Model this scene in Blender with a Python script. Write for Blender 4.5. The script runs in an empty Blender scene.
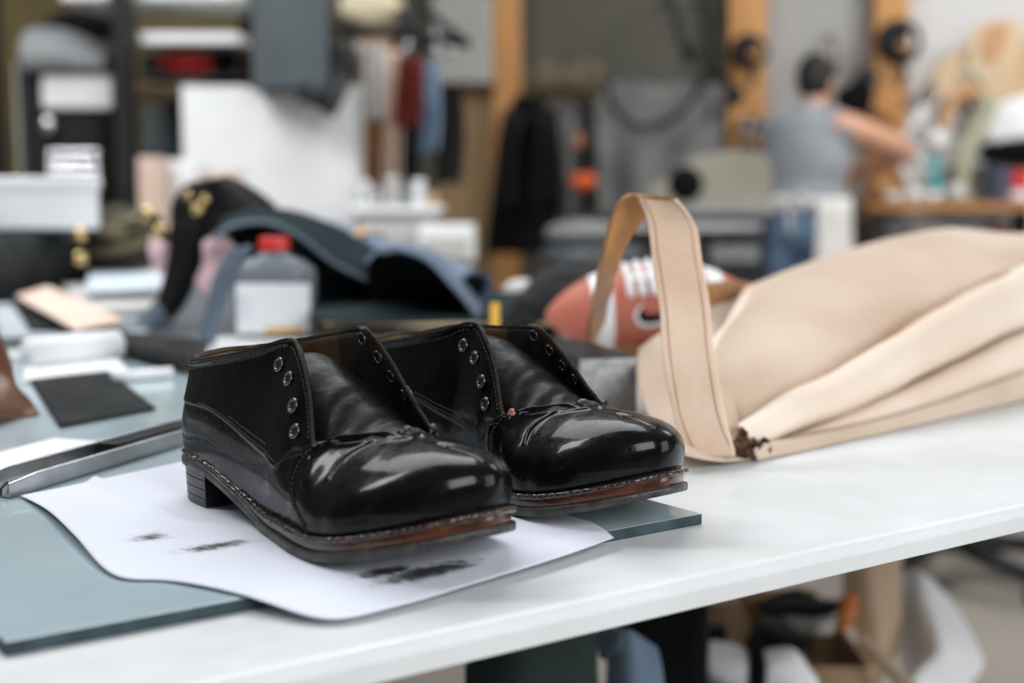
import bpy, math, random
import numpy as np
from mathutils import Vector, Matrix, noise

random.seed(7)
rng = np.random.default_rng(7)
SC = bpy.context.scene
COL = SC.collection
PI = math.pi

# ------------------------------------------------------------------ camera, sky, lights, exposure
CAM = Vector((0.0, 0.0, 1.105))
PITCH = math.atan(156.5 / 1422.2)
FPX = 1422.2
cam_data = bpy.data.cameras.new('camera')
cam_data.lens = 50.0
cam_data.sensor_width = 36.0
cam_data.clip_start = 0.02
cam_data.dof.use_dof = True
cam_data.dof.focus_distance = 0.85
cam_data.dof.aperture_fstop = 3.9
cam = bpy.data.objects.new('camera', cam_data)
cam.location = CAM
cam.rotation_euler = (PI / 2 - PITCH, 0, 0)
COL.objects.link(cam)
SC.camera = cam
SC.view_settings.view_transform = 'Standard'
SC.view_settings.look = 'None'
SC.view_settings.gamma = 1
SC.view_settings.use_curve_mapping = False
SC.view_settings.exposure = -0.17

world = bpy.data.worlds.new('world')
SC.world = world
world.use_nodes = True
bg = world.node_tree.nodes['Background']
bg.inputs[0].default_value = (0.80, 0.88, 1.0, 1)
bg.inputs[1].default_value = 0.22


def area(name, loc, target, sx, sy, power, color=(1, 1, 1)):
    d = bpy.data.lights.new(name, 'AREA')
    d.shape = 'RECTANGLE'
    d.size = sx
    d.size_y = sy
    d.energy = power
    d.color = color
    o = bpy.data.objects.new(name, d)
    o.location = loc
    o.rotation_euler = (Vector(target) - Vector(loc)).to_track_quat('-Z', 'Y').to_euler()
    COL.objects.link(o)
    return o


area('assumed_window_light', (1.45, -1.2, 2.15), (0.0, 0.9, 0.9), 1.5, 1.5, 80, (0.95, 0.98, 1.0))  # added area lamp for an assumed, unseen window; no opening is modelled
area('overhead_fill_light', (-0.6, 3.2, 4.2), (0.0, 1.4, 0.9), 3.4, 2.4, 150, (0.97, 0.99, 1.0))  # added soft overhead fill for the tabletop, no actual skylight
area('left_fill_light', (-2.3, 1.5, 3.7), (-1.6, 4.8, 1.0), 1.6, 1.2, 120, (0.98, 0.99, 1.0))  # added fill to brighten the white board and carton, no opening there
area('low_right_fill_light', (3.9, 0.6, 1.5), (1.0, 2.2, 0.3), 2.0, 2.2, 62, (0.98, 0.99, 1.0))  # added low fill for the bag and the things under the table
area('back_right_fill_light', (3.4, 4.6, 3.6), (1.8, 6.8, 1.0), 2.0, 1.6, 130, (1.0, 0.98, 0.95))  # added fill to brighten the back wall and bench around the worker

# ------------------------------------------------------------------ helpers
TABLE_Z = 0.90
GLASS_Z = 0.907


def ray(px, py):
    x = (px - 512) / FPX
    y = (341.5 - py) / FPX
    c, s = math.cos(PITCH), math.sin(PITCH)
    return Vector((x, c + y * s, -s + y * c))


def P(px, py, z=TABLE_Z):
    d = ray(px, py)
    return CAM + d * ((z - CAM.z) / d.z)


def PY(px, py, Y):
    d = ray(px, py)
    return CAM + d * (Y / d.y)


def project(p):
    v = Vector(p) - CAM
    c, s = math.cos(PITCH), math.sin(PITCH)
    zc = v.y * c - v.z * s
    yc = v.y * s + v.z * c
    return 512 + FPX * v.x / zc, 341.5 - FPX * yc / zc


def material(name, color, rough=0.6, metal=0.0, bump=0.0, bscale=40.0, var=0.0, vscale=8.0, color2=None,
             spec=0.5, coat=0.0, transmission=0.0, ior=1.45, rough_var=0.0, detail=6.0, sheen=0.0, stretch=None,
             emit=None, estr=0.0, alpha=None):
    m = bpy.data.materials.new(name)
    m.use_nodes = True
    nt = m.node_tree
    b = nt.nodes['Principled BSDF']
    b.inputs['Base Color'].default_value = (*color, 1)
    b.inputs['Roughness'].default_value = rough
    b.inputs['Metallic'].default_value = metal
    b.inputs['Specular IOR Level'].default_value = spec
    b.inputs['Coat Weight'].default_value = coat
    b.inputs['Coat Roughness'].default_value = 0.12
    b.inputs['Transmission Weight'].default_value = transmission
    b.inputs['IOR'].default_value = ior
    b.inputs['Sheen Weight'].default_value = sheen
    if emit:
        b.inputs['Emission Color'].default_value = (*emit, 1)
        b.inputs['Emission Strength'].default_value = estr
    tc = nt.nodes.new('ShaderNodeTexCoord')
    src = tc.outputs['Object']
    if stretch:
        mp = nt.nodes.new('ShaderNodeMapping')
        mp.inputs['Scale'].default_value = stretch
        nt.links.new(src, mp.inputs['Vector'])
        src = mp.outputs['Vector']
    if var > 0 or color2:
        n = nt.nodes.new('ShaderNodeTexNoise')
        n.inputs['Scale'].default_value = vscale
        n.inputs['Detail'].default_value = detail
        nt.links.new(src, n.inputs['Vector'])
        r = nt.nodes.new('ShaderNodeValToRGB')
        r.color_ramp.elements[0].position = 0.35
        r.color_ramp.elements[1].position = 0.68
        c2 = color2 if color2 else tuple(min(1, c * (1 + var)) for c in color)
        c1 = color if color2 else tuple(c * (1 - var) for c in color)
        r.color_ramp.elements[0].color = (*c1, 1)
        r.color_ramp.elements[1].color = (*c2, 1)
        nt.links.new(n.outputs['Fac'], r.inputs['Fac'])
        nt.links.new(r.outputs['Color'], b.inputs['Base Color'])
    if rough_var > 0:
        n2 = nt.nodes.new('ShaderNodeTexNoise')
        n2.inputs['Scale'].default_value = bscale * 0.5
        n2.inputs['Detail'].default_value = 5
        nt.links.new(src, n2.inputs['Vector'])
        mr = nt.nodes.new('ShaderNodeMapRange')
        mr.inputs['From Min'].default_value = 0.3
        mr.inputs['From Max'].default_value = 0.7
        mr.inputs['To Min'].default_value = max(0.02, rough - rough_var)
        mr.inputs['To Max'].default_value = min(1, rough + rough_var)
        nt.links.new(n2.outputs['Fac'], mr.inputs['Value'])
        nt.links.new(mr.outputs['Result'], b.inputs['Roughness'])
    if bump > 0:
        n3 = nt.nodes.new('ShaderNodeTexNoise')
        n3.inputs['Scale'].default_value = bscale
        n3.inputs['Detail'].default_value = detail
        nt.links.new(src, n3.inputs['Vector'])
        bp = nt.nodes.new('ShaderNodeBump')
        bp.inputs['Strength'].default_value = 1.0
        bp.inputs['Distance'].default_value = bump
        nt.links.new(n3.outputs['Fac'], bp.inputs['Height'])
        nt.links.new(bp.outputs['Normal'], b.inputs['Normal'])
    return m


def link(o, parent=None, mat=None):
    COL.objects.link(o)
    if mat is not None and o.type == 'MESH':
        for mm in (mat if isinstance(mat, (list, tuple)) else [mat]):
            o.data.materials.append(mm)
    if parent is not None:
        o.parent = parent
        if parent.parent is None and not parent.get('_local'):
            # parts are modelled in world coordinates
            o.matrix_parent_inverse = parent.matrix_basis.inverted()
    return o


def mesh(name, verts, faces, mat, parent=None, smooth=True, bevel=0.0, solid=0.0, soffset=-1, subsurf=0, mat2=None, segs=2):
    """vertices are in world coordinates unless the parent is a local-space thing"""
    me = bpy.data.meshes.new(name)
    me.from_pydata([tuple(v) for v in verts], [], [tuple(f) for f in faces])
    me.validate()
    if smooth:
        me.polygons.foreach_set('use_smooth', [True] * len(me.polygons))
    me.update()
    o = bpy.data.objects.new(name, me)
    mats = [mat] if not isinstance(mat, (list, tuple)) else list(mat)
    if mat2:
        mats.append(mat2)
    link(o, parent, mats)
    if solid:
        md = o.modifiers.new('solidify', 'SOLIDIFY')
        md.thickness = solid
        md.offset = soffset
        if mat2:
            md.material_offset = 1
    if subsurf:
        md = o.modifiers.new('subsurf', 'SUBSURF')
        md.levels = md.render_levels = subsurf
    if bevel:
        md = o.modifiers.new('bevel', 'BEVEL')
        md.width = bevel
        md.segments = segs
        md.limit_method = 'ANGLE'
        md.angle_limit = 0.6
        md.harden_normals = False
    return o


def tag(o, label=None, cat=None, group=None, kind=None):
    if label:
        o['label'] = label
    if cat:
        o['category'] = cat
    if group:
        o['group'] = group
    if kind:
        o['kind'] = kind
    return o


def thing(name, loc, label, cat, group=None):
    o = bpy.data.objects.new(name, None)
    o.empty_display_size = 0.05
    o.location = loc
    o.matrix_basis = Matrix.Translation(Vector(loc))
    COL.objects.link(o)
    tag(o, label, cat, group)
    return o


# ---- raw geometry: each returns (verts, faces) and several can be merged with join()
def join(*gs):
    V, F = [], []
    for v, f in gs:
        k = len(V)
        V += [tuple(p) for p in v]
        F += [tuple(i + k for i in ff) for ff in f]
    return V, F


def g_box(c, size, rz=0.0, rx=0.0, ry=0.0, taper=1.0):
    R = Matrix.Rotation(rz, 3, 'Z') @ Matrix.Rotation(ry, 3, 'Y') @ Matrix.Rotation(rx, 3, 'X')
    c = Vector(c)
    sx, sy, sz = (s / 2 for s in size)
    v = []
    for z in (-1, 1):
        t = taper if z > 0 else 1
        for x, y in ((-1, -1), (1, -1), (1, 1), (-1, 1)):
            v.append(c + R @ Vector((x * sx * t, y * sy * t, z * sz)))
    f = [(0, 3, 2, 1), (4, 5, 6, 7), (0, 1, 5, 4), (1, 2, 6, 5), (2, 3, 7, 6), (3, 0, 4, 7)]
    return v, f


def g_tube(pts, r, n=10, closed=False, cap=True, flat=1.0, up=None):
    pts = [Vector(p) for p in pts]
    m = len(pts)
    rr = r if isinstance(r, (list, tuple)) else [r] * m
    V, F = [], []
    nrm = None
    for i, p in enumerate(pts):
        if closed:
            t = pts[(i + 1) % m] - pts[i - 1]
        else:
            t = pts[min(i + 1, m - 1)] - pts[max(i - 1, 0)]
        if t.length < 1e-9:
            t = Vector((0, 0, 1))
        t.normalize()
        if up is not None:
            nrm = Vector(up)
        if nrm is None:
            nrm = Vector((0, 0, 1)) if abs(t.z) < 0.9 else Vector((1, 0, 0))
        nrm = nrm - t * nrm.dot(t)
        if nrm.length < 1e-6:
            nrm = t.orthogonal()
        nrm.normalize()
        b = t.cross(nrm)
        for k in range(n):
            a = 2 * PI * k / n
            V.append(p + nrm * math.cos(a) * rr[i] * flat + b * math.sin(a) * rr[i])
    for i in range(m if closed else m - 1):
        j = (i + 1) % m
        for k in range(n):
            l = (k + 1) % n
            F.append((i * n + k, i * n + l, j * n + l, j * n + k))
    if cap and not closed:
        F.append(tuple(range(n))[::-1])
        F.append(tuple((m - 1) * n + k for k in range(n)))
    return V, F


def g_lathe(c, prof, n=32, axis='Z', rot=None, cap=True):
    """prof: (radius, height) pairs"""
    c = Vector(c)
    R = rot if rot is not None else Matrix.Identity(3)
    V, F = [], []
    for r, h in prof:
        for k in range(n):
            a = 2 * PI * k / n
            V.append(c + R @ Vector((r * math.cos(a), r * math.sin(a), h)))
    m = len(prof)
    for i in range(m - 1):
        for k in range(n):
            l = (k + 1) % n
            F.append((i * n + k, i * n + l, (i + 1) * n + l, (i + 1) * n + k))
    if cap:
        F.append(tuple(range(n))[::-1])
        F.append(tuple((m - 1) * n + k for k in range(n)))
    return V, F


def g_grid(f, nu, nv, cu=False, cv=False):
    V, F = [], []
    for i in range(nu):
        u = i / (nu if cu else nu - 1)
        for j in range(nv):
            v = j / (nv if cv else nv - 1)
            V.append(Vector(f(u, v)))
    for i in range(nu if cu else nu - 1):
        for j in range(nv if cv else nv - 1):
            a, b = i, (i + 1) % nu
            c, d = j, (j + 1) % nv
            F.append((a * nv + c, b * nv + c, b * nv + d, a * nv + d))
    return V, F


def g_ball(c, r, n=24, scale=(1, 1, 1), rot=None):
    prof = [(r * math.sin(PI * i / n), -r * math.cos(PI * i / n)) for i in range(n + 1)]
    V, F = g_lathe((0, 0, 0), prof, n * 2, cap=False)
    R = rot if rot is not None else Matrix.Identity(3)
    c = Vector(c)
    return [c + R @ Vector((v.x * scale[0], v.y * scale[1], v.z * scale[2])) for v in V], F


def g_prism(outline, z0, z1, frame=None):
    """outline: 2-D points; frame maps (x, y, z) to world, default identity"""
    n = len(outline)
    fr = frame or (lambda x, y, z: Vector((x, y, z)))
    V = [fr(x, y, z0) for x, y in outline] + [fr(x, y, z1) for x, y in outline]
    F = [tuple(range(n))[::-1], tuple(range(n, 2 * n))]
    for i in range(n):
        j = (i + 1) % n
        F.append((i, j, n + j, n + i))
    return V, F


def catmull(pts, n=8, closed=False):
    pts = [Vector(p) for p in pts]
    m = len(pts)
    out = []
    for i in range(m if closed else m - 1):
        if closed:
            p0, p1, p2, p3 = pts[i - 1], pts[i], pts[(i + 1) % m], pts[(i + 2) % m]
        else:
            p0, p1, p2, p3 = pts[max(i - 1, 0)], pts[i], pts[i + 1], pts[min(i + 2, m - 1)]
        for k in range(n):
            t = k / n
            out.append(0.5 * ((2 * p1) + (p2 - p0) * t + (2 * p0 - 5 * p1 + 4 * p2 - p3) * t * t + (3 * p1 - p0 - 3 * p2 + p3) * t ** 3))
    if not closed:
        out.append(pts[-1])
    return out


def spline_fn(pts):
    """callable 0..1 -> point on a Catmull-Rom curve through pts"""
    pts = [Vector(p) for p in pts]
    m = len(pts) - 1

    def f(t):
        t = min(max(t, 0.0), 1.0) * m
        i = min(int(t), m - 1)
        t -= i
        p0, p1, p2, p3 = pts[max(i - 1, 0)], pts[i], pts[i + 1], pts[min(i + 2, m)]
        return 0.5 * ((2 * p1) + (p2 - p0) * t + (2 * p0 - 5 * p1 + 4 * p2 - p3) * t * t + (3 * p1 - p0 - 3 * p2 + p3) * t ** 3)
    return f


def g_patch(rows, nu, nv):
    """smooth patch through a net of control points; rows[i][j]"""
    fs = [spline_fn(r) for r in rows]

    def f(u, v):
        return spline_fn([g(v) for g in fs])(u)
    return g_grid(f, nu, nv)


def g_strip(path, widths, side, n=8):
    """ribbon along path; side(i) or a vector gives the across direction"""
    V, F = [], []
    m = len(path)
    for i, p in enumerate(path):
        s = Vector(side(i / (m - 1)) if callable(side) else side).normalized()
        w = widths(i / (m - 1)) if callable(widths) else widths
        for k in range(n):
            V.append(Vector(p) + s * w * (k / (n - 1) - 0.5))
    for i in range(m - 1):
        for k in range(n - 1):
            F.append((i * n + k, (i + 1) * n + k, (i + 1) * n + k + 1, i * n + k + 1))
    return V, F


def wobble(V, amp, scale, seed=0.0):
    out = []
    for v in V:
        v = Vector(v)
        d = noise.noise_vector(v * scale + Vector((seed, seed * 1.7, -seed)))
        out.append(v + d * amp)
    return out


def pchip(x, y, q):
    x = np.asarray(x, float)
    y = np.asarray(y, float)
    h = np.diff(x)
    d = np.diff(y, axis=0) / h[:, None]
    m = np.zeros_like(y)
    for i in range(1, len(x) - 1):
        w1, w2 = 2 * h[i] + h[i - 1], h[i] + 2 * h[i - 1]
        with np.errstate(divide='ignore', invalid='ignore'):
            v = (w1 + w2) / (w1 / d[i - 1] + w2 / d[i])
        m[i] = np.where(d[i - 1] * d[i] > 0, v, 0)
    m[0] = d[0]
    m[-1] = d[-1]
    q = np.asarray(q, float)
    k = np.clip(np.searchsorted(x, q, side='right') - 1, 0, len(x) - 2)
    t = ((q - x[k]) / h[k])[:, None]
    hh = h[k][:, None]
    return ((2 * t**3 - 3 * t**2 + 1) * y[k] + (t**3 - 2 * t**2 + t) * hh * m[k]
            + (-2 * t**3 + 3 * t**2) * y[k + 1] + (t**3 - t**2) * hh * m[k + 1])

# ------------------------------------------------------------------ derby shoe builder (local axes: x heel to toe, y across, z up)
OUT_A = [(0, 0), (.006, -.018), (.022, -.030), (.055, -.035), (.10, -.037), (.14, -.044), (.18, -.053), (.215, -.0555), (.245, -.050), (.270, -.038), (.288, -.018), (.294, .003)]
OUT_B = [(0, 0), (.006, .018), (.022, .030), (.055, .033), (.10, .029), (.13, .030), (.165, .039), (.20, .047), (.23, .048), (.258, .041), (.282, .024), (.294, .003)]


def sstep(a, b, x):
    t = np.clip((np.asarray(x, float) - a) / (b - a), 0, 1)
    return t * t * (3 - 2 * t)


def sole_z(x):
    x = np.asarray(x, float)
    return .0225 * (1 - sstep(.040, .145, x)) + .021 * (np.clip((x - .195) / .095, 0, 1)) ** 1.6


def outline_curve(pts, n=400):
    # neighbours mirrored past each end make the curve leave the centre line squarely
    p = [(pts[1][0], -pts[1][1])] + list(pts) + [(pts[-2][0] * .5 + OTHER[tuple(pts)][-2][0] * .5, OTHER[tuple(pts)][-2][1])]
    c = catmull([(x, y, 0) for x, y in p], 40)[40:-40]
    a = np.array([tuple(q) for q in c])
    s = np.concatenate([[0], np.cumsum(np.linalg.norm(np.diff(a, axis=0), axis=1))])
    return a, s


def offset_outline(P, off):
    t = np.gradient(P, axis=0)
    t /= np.linalg.norm(t, axis=1)[:, None] + 1e-12
    nrm = np.stack([t[:, 1], -t[:, 0], np.zeros(len(t))], 1)
    return P + nrm * off


# u, index along outline (x of feather point), top point, a, b, c, h
KEY_A = [
    (0.00, 0.000, (.008, 0.0, .0915), .028, .004, .004, .030),
    (0.04, 0.004, (.009, -.008, .0905), .028, .004, .004, .030),
    (0.10, 0.020, (.019, -.022, .0885), .028, .004, .004, .030),
    (0.25, 0.060, (.058, -.028, .0950), .030, .005, .004, .032),
    (0.38, 0.100, (.098, -.025, .1035), .032, .007, .005, .034),
    (0.46, 0.125, (.126, -.020, .1105), .030, .008, .009, .032),
    (0.50, 0.138, (.146, -.025, .096), .026, .008, .010, .026),
    (0.54, 0.150, (.160, -.031, .077), .020, .007, .008, .018),
    (0.58, 0.165, (.173, -.038, .059), .014, .006, .008, .010),
    (0.64, 0.185, (.184, -.020, .062), .018, .007, .022, .006),
    (0.70, 0.205, (.200, 0.0, .0620), .020, .008, .032, .002),
    (0.80, 0.238, (.220, 0.0, .0625), .022, .008, .034, .001),
    (0.91, 0.272, (.239, 0.0, .0620), .023, .008, .034, .001),
    (1.00, 0.294, (.248, 0.0, .0605), .023, .007, .034, .002),
]
KEY_B = [
    (0.00, 0.000, (.008, 0.0, .0915), .028, .004, .004, .030),
    (0.04, 0.004, (.009, .008, .0925), .028, .004, .004, .030),
    (0.10, 0.020, (.019, .023, .094), .028, .004, .004, .030),
    (0.25, 0.060, (.058, .030, .1015), .030, .005, .004, .032),
    (0.38, 0.095, (.098, .027, .1085), .032, .006, .005, .034),
    (0.46, 0.125, (.139, .020, .1155), .030, .007, .006, .030),
    (0.50, 0.145, (.158, .023, .101), .026, .006, .008, .026),
    (0.54, 0.165, (.175, .024, .084), .020, .006, .010, .016),
    (0.58, 0.180, (.199, .024, .062), .018, .006, .012, .008),
    (0.64, 0.194, (.200, .012, .0620), .018, .007, .020, .004),
    (0.70, 0.205, (.200, 0.0, .0620), .020, .008, .032, .002),
    (0.80, 0.238, (.220, 0.0, .0625), .022, .008, .034, .001),
    (0.91, 0.268, (.239, 0.0, .0620), .023, .008, .034, .001),
    (1.00, 0.294, (.248, 0.0, .0605), .023, .007, .034, .002),
]


def lengthen(x):
    return x + .010 * float(sstep(.0, .08, x)) - .020 * float(sstep(.20, .30, x))


OUT_A = [(lengthen(x), y) for x, y in OUT_A]
OUT_B = [(lengthen(x), y) for x, y in OUT_B]
KEY_A = [(k[0], lengthen(k[1]), (lengthen(k[2][0]), k[2][1], k[2][2]), *k[3:]) for k in KEY_A]
KEY_B = [(k[0], lengthen(k[1]), (lengthen(k[2][0]), k[2][1], k[2][2]), *k[3:]) for k in KEY_B]

KEY_B_LOW = [(k[0], k[1], (k[2][0], k[2][1], k[2][2] * (1 - .075 * math.exp(-((k[0] - .46) / .13) ** 2))), *k[3:]) for k in KEY_B]

OTHER = {}
for _p, _q in ((OUT_A, OUT_B), (OUT_B, OUT_A), ([(x, -y) for x, y in OUT_A], [(x, -y) for x, y in OUT_B]), ([(x, -y) for x, y in OUT_B], [(x, -y) for x, y in OUT_A])):
    OTHER[tuple(_p)] = _q


def shoe_outline(pts, keys, u):
    a, s = outline_curve(pts)
    ks = [s[int(np.argmin(np.abs(a[:, 0] - k[1])))] for k in keys]
    ks[0], ks[-1] = 0.0, s[-1]
    sq = pchip([k[0] for k in keys], np.array(ks)[:, None], u)[:, 0]
    return np.stack([np.interp(sq, s, a[:, 0]), np.interp(sq, s, a[:, 1]), 0 * sq], 1)


STACK = .0125   # outsole + midsole + welt at the forefoot


def stack_h(x):
    return .0085 + .0045 * sstep(.06, .17, x)


def upper_grid(pts, keys, sgn, nu, nv, ymir=1):
    u = np.linspace(0, 1, nu)
    Fp = shoe_outline(pts, keys, u)
    # straighten the ends: outward normals
    t = np.gradient(Fp, axis=0)
    t /= np.linalg.norm(t, axis=1)[:, None]
    out = np.stack([t[:, 1], -t[:, 0], 0 * t[:, 0]], 1) * (1 if sgn < 0 else -1)
    out[0] = (-1, 0, 0)
    out[-1] = (1, 0, 0)
    Fp[:, 2] = sole_z(Fp[:, 0]) + stack_h(Fp[:, 0])
    K = np.array([[*k[2], *k[3:]] for k in keys])
    Q = pchip([k[0] for k in keys], K, u)
    T = Q[:, :3]
    a, b, c, h = Q[:, 3], Q[:, 4], Q[:, 5], Q[:, 6]
    zc = np.zeros_like(a)
    P1 = Fp + out * b[:, None] + np.stack([zc, zc, a], 1)
    P2 = T + out * c[:, None] - np.stack([zc, zc, h], 1)
    v = np.linspace(0, 1, nv)[None, :, None]
    G = (1 - v)**3 * Fp[:, None] + 3 * (1 - v)**2 * v * P1[:, None] + 3 * (1 - v) * v**2 * P2[:, None] + v**3 * T[:, None]
    return G, out


def grid_normals(G):
    du = np.gradient(G, axis=0)
    dv = np.gradient(G, axis=1)
    n = np.cross(du, dv)
    n /= np.linalg.norm(n, axis=2)[:, :, None] + 1e-12
    return n


def uv_point(G, u, v):
    nu, nv = G.shape[:2]
    x, y = np.clip(u, 0, 1) * (nu - 1), np.clip(v, 0, 1) * (nv - 1)
    i, j = min(int(x), nu - 2), min(int(y), nv - 2)
    fx, fy = x - i, y - j
    return (G[i, j] * (1 - fx) * (1 - fy) + G[i + 1, j] * fx * (1 - fy) + G[i, j + 1] * (1 - fx) * fy + G[i + 1, j + 1] * fx * fy)


def poly_inside(U, Vv, poly):
    c = np.zeros(U.shape, bool)
    n = len(poly)
    for i in range(n):
        x1, y1 = poly[i]
        x2, y2 = poly[(i + 1) % n]
        cond = ((y1 > Vv) != (y2 > Vv))
        xx = (x2 - x1) * (Vv - y1) / ((y2 - y1) + 1e-12) + x1
        c ^= cond & (U < xx)
    return c


def uv_curve(G, uvs, n=12):
    c = catmull([(a, b, 0) for a, b in uvs], n)
    return [(p.x, p.y) for p in c], np.array([uv_point(G, p.x, p.y) for p in c])


def dist_to(G, C):
    out = np.full(G.shape[:2], 1e9)
    flat = G.reshape(-1, 3)
    best = np.full(len(flat), 1e9)
    # dense samples of the curve
    seg = []
    for i in range(len(C) - 1):
        for k in range(4):
            seg.append(C[i] + (C[i + 1] - C[i]) * k / 4)
    seg.append(C[-1])
    lo, hi = np.array(seg).min(0) - .008, np.array(seg).max(0) + .008
    m = np.all((flat > lo) & (flat < hi), axis=1)
    sub = flat[m]
    b = np.full(len(sub), 1e9)
    for s in seg:
        b = np.minimum(b, ((sub - s) ** 2).sum(1))
    best[m] = np.sqrt(b)
    return best.reshape(G.shape[:2])


def shoe_side(A, keys, sgn, feats, nu=520, nv=130):
    G, out = upper_grid(A, keys, sgn, nu, nv)
    N = grid_normals(G) * (1 if sgn < 0 else -1)
    cen = np.array([.13, 0, .03])
    if ((G[nu // 4, nv // 2] - cen) * N[nu // 4, nv // 2]).sum() < 0:
        N = -N
    U = np.linspace(0, 1, nu)[:, None] * np.ones((1, nv))
    Vv = np.ones((nu, 1)) * np.linspace(0, 1, nv)[None]
    D = np.zeros((nu, nv))
    for kind, uvs, h, w in feats:
        if kind == 'panel':
            line, poly = uvs
            c2, C = uv_curve(G, line)
            d = dist_to(G, C)
            ins = poly_inside(U, Vv, c2 + list(poly))
            sd = np.where(ins, d, -d)
            D += h * sstep(-w, w, sd)
        elif kind == 'ridge':
            _, C = uv_curve(G, uvs)
            d = dist_to(G, C)
            D += h * np.exp(-(d / w) ** 2)
    # seam fade at the feather so it stays in the welt; tiny wrinkles on the flexing part
    fade = sstep(0, .04, Vv)
    wr = np.zeros((nu, nv))
    for i in range(0, nu):
        if .40 < U[i, 0] < .93:
            for j in range(nv):
                p = G[i, j]
                wr[i, j] = noise.noise(Vector((p[0] * 90, p[1] * 22, p[2] * 60))) * .00045 + noise.noise(Vector((p[0] * 30, p[1] * 12, p[2] * 25 + 4))) * .0006
    band = sstep(.40, .52, U) * (1 - sstep(.74, .92, U))
    D += wr * band
    D *= fade
    if sgn != 0:
        edge = 1 - sstep(.93, 1.0, Vv) * sstep(.62, .72, U)
        D *= np.where(U > .62, edge, 1)
    G2 = G + N * D[:, :, None]
    G2[0, :, 1] = 0
    G2[-1, :, 1] = G[-1, :, 1]
    return G2, N


def g_array(G, flip=False):
    nu, nv = G.shape[:2]
    V = [tuple(p) for p in G.reshape(-1, 3)]
    F = []
    for i in range(nu - 1):
        for j in range(nv - 1):
            q = (i * nv + j, (i + 1) * nv + j, (i + 1) * nv + j + 1, i * nv + j + 1)
            F.append(q[::-1] if flip else q)
    return V, F


def stitches(G, N, uvs, gap=.0032, ln=.0021, r=.00042, lift=.0004, offs=0.0):
    _, C = uv_curve(G, uvs, 20)
    c2, _ = uv_curve(G, uvs, 20)
    s = np.concatenate([[0], np.cumsum(np.linalg.norm(np.diff(C, axis=0), axis=1))])
    nrm = np.array([uv_point(N, a, b) for a, b in c2])
    out = []
    q = gap / 2
    while q < s[-1]:
        p = [np.array([np.interp(x, s, C[:, k]) for k in range(3)]) for x in (q - ln / 2, q, q + ln / 2)]
        n = np.array([np.interp(q, s, nrm[:, k]) for k in range(3)])
        pts = [p[0] + n * lift * .1, p[0] * .7 + p[1] * .3 + n * lift, p[2] * .7 + p[1] * .3 + n * lift, p[2] + n * lift * .1]
        out.append(g_tube(pts, [r * .5, r, r, r * .5], 6))
        q += gap
    return join(*out) if out else ([], [])


def sole_band(A, B, keysA, keysB, off, z0, z1, n=240, rnd=.0012, wav=None):
    u = np.linspace(0, 1, n)
    PA = shoe_outline(A, keysA, u)
    PB = shoe_outline(B, keysB, u)
    L = np.concatenate([PA, PB[::-1][1:-1]])
    m = len(L)
    t = np.roll(L, -3, 0) - np.roll(L, 3, 0)
    t /= np.linalg.norm(t, axis=1)[:, None] + 1e-12
    nr = np.stack([t[:, 1], -t[:, 0], 0 * t[:, 0]], 1)
    if (nr[m // 4] * (L[m // 4] - L.mean(0))).sum() < 0:
        nr = -nr
    o = off(L[:, 0])
    V = []
    rings = [(-.022, 0, 'b'), (-rnd, 0, 'b'), (-.3 * rnd, .3 * rnd, 'b'), (0, rnd, 'b'), (0, -rnd, 't'), (-.3 * rnd, -.3 * rnd, 't'), (-rnd, 0, 't'), (-.022, 0, 't')]
    for do, dz, w in rings:
        zz = (z0 if w == 'b' else z1)(L[:, 0]) + dz
        oo = o + do
        if wav is not None:
            oo = oo + wav
        Pp = L + nr * oo[:, None]
        Pp[:, 2] = zz
        V += [tuple(p) for p in Pp]
    F = []
    k = len(rings)
    for r in range(k - 1):
        for i in range(m):
            j = (i + 1) % m
            F.append((r * m + i, r * m + j, (r + 1) * m + j, (r + 1) * m + i))
    # caps: bridge matching points of the two halves
    for base, fl in ((0, False), ((k - 1) * m, True)):
        for i in range(n - 1):
            a, b = i, i + 1
            c, d = (2 * n - 2 - b) % m, (2 * n - 2 - a) % m
            q = [base + x for x in (a, b, c, d)]
            q2 = []
            for x in q:
                if x not in q2:
                    q2.append(x)
            if len(q2) >= 3:
                F.append(tuple(q2 if fl else q2[::-1]))
    return V, F


def heel_block(A, B, keysA, keysB):
    u = np.linspace(0, .45, 120)
    PA = shoe_outline(A, keysA, u)
    PB = shoe_outline(B, keysB, u)
    PA = PA[PA[:, 0] < .054]
    PB = PB[PB[:, 0] < .054]
    L = np.concatenate([PA, PB[::-1][:-1]])
    c = np.array([.042, 0, 0])
    rings = []
    lay = [0, .0006, .0052, .0056, .0062, .0066, .0110, .0114, .0120, .0124, .0170, .0174, .0180, .0184, .0235]
    V = []
    for k, z in enumerate(lay):
        s = .965 + .03 * z / .0235
        if k in (3, 4, 7, 8, 11, 12):
            s -= .009
        if k == 0:
            s -= .012
        Pp = c + (L - c) * s
        Pp[:, 2] = z
        V += [tuple(p) for p in Pp]
    m = len(L)
    F = [tuple(range(m))[::-1], tuple((len(lay) - 1) * m + i for i in range(m))]
    for r in range(len(lay) - 1):
        for i in range(m):
            j = (i + 1) % m
            F.append((r * m + i, r * m + j, (r + 1) * m + j, (r + 1) * m + i))
    return V, F


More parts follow.
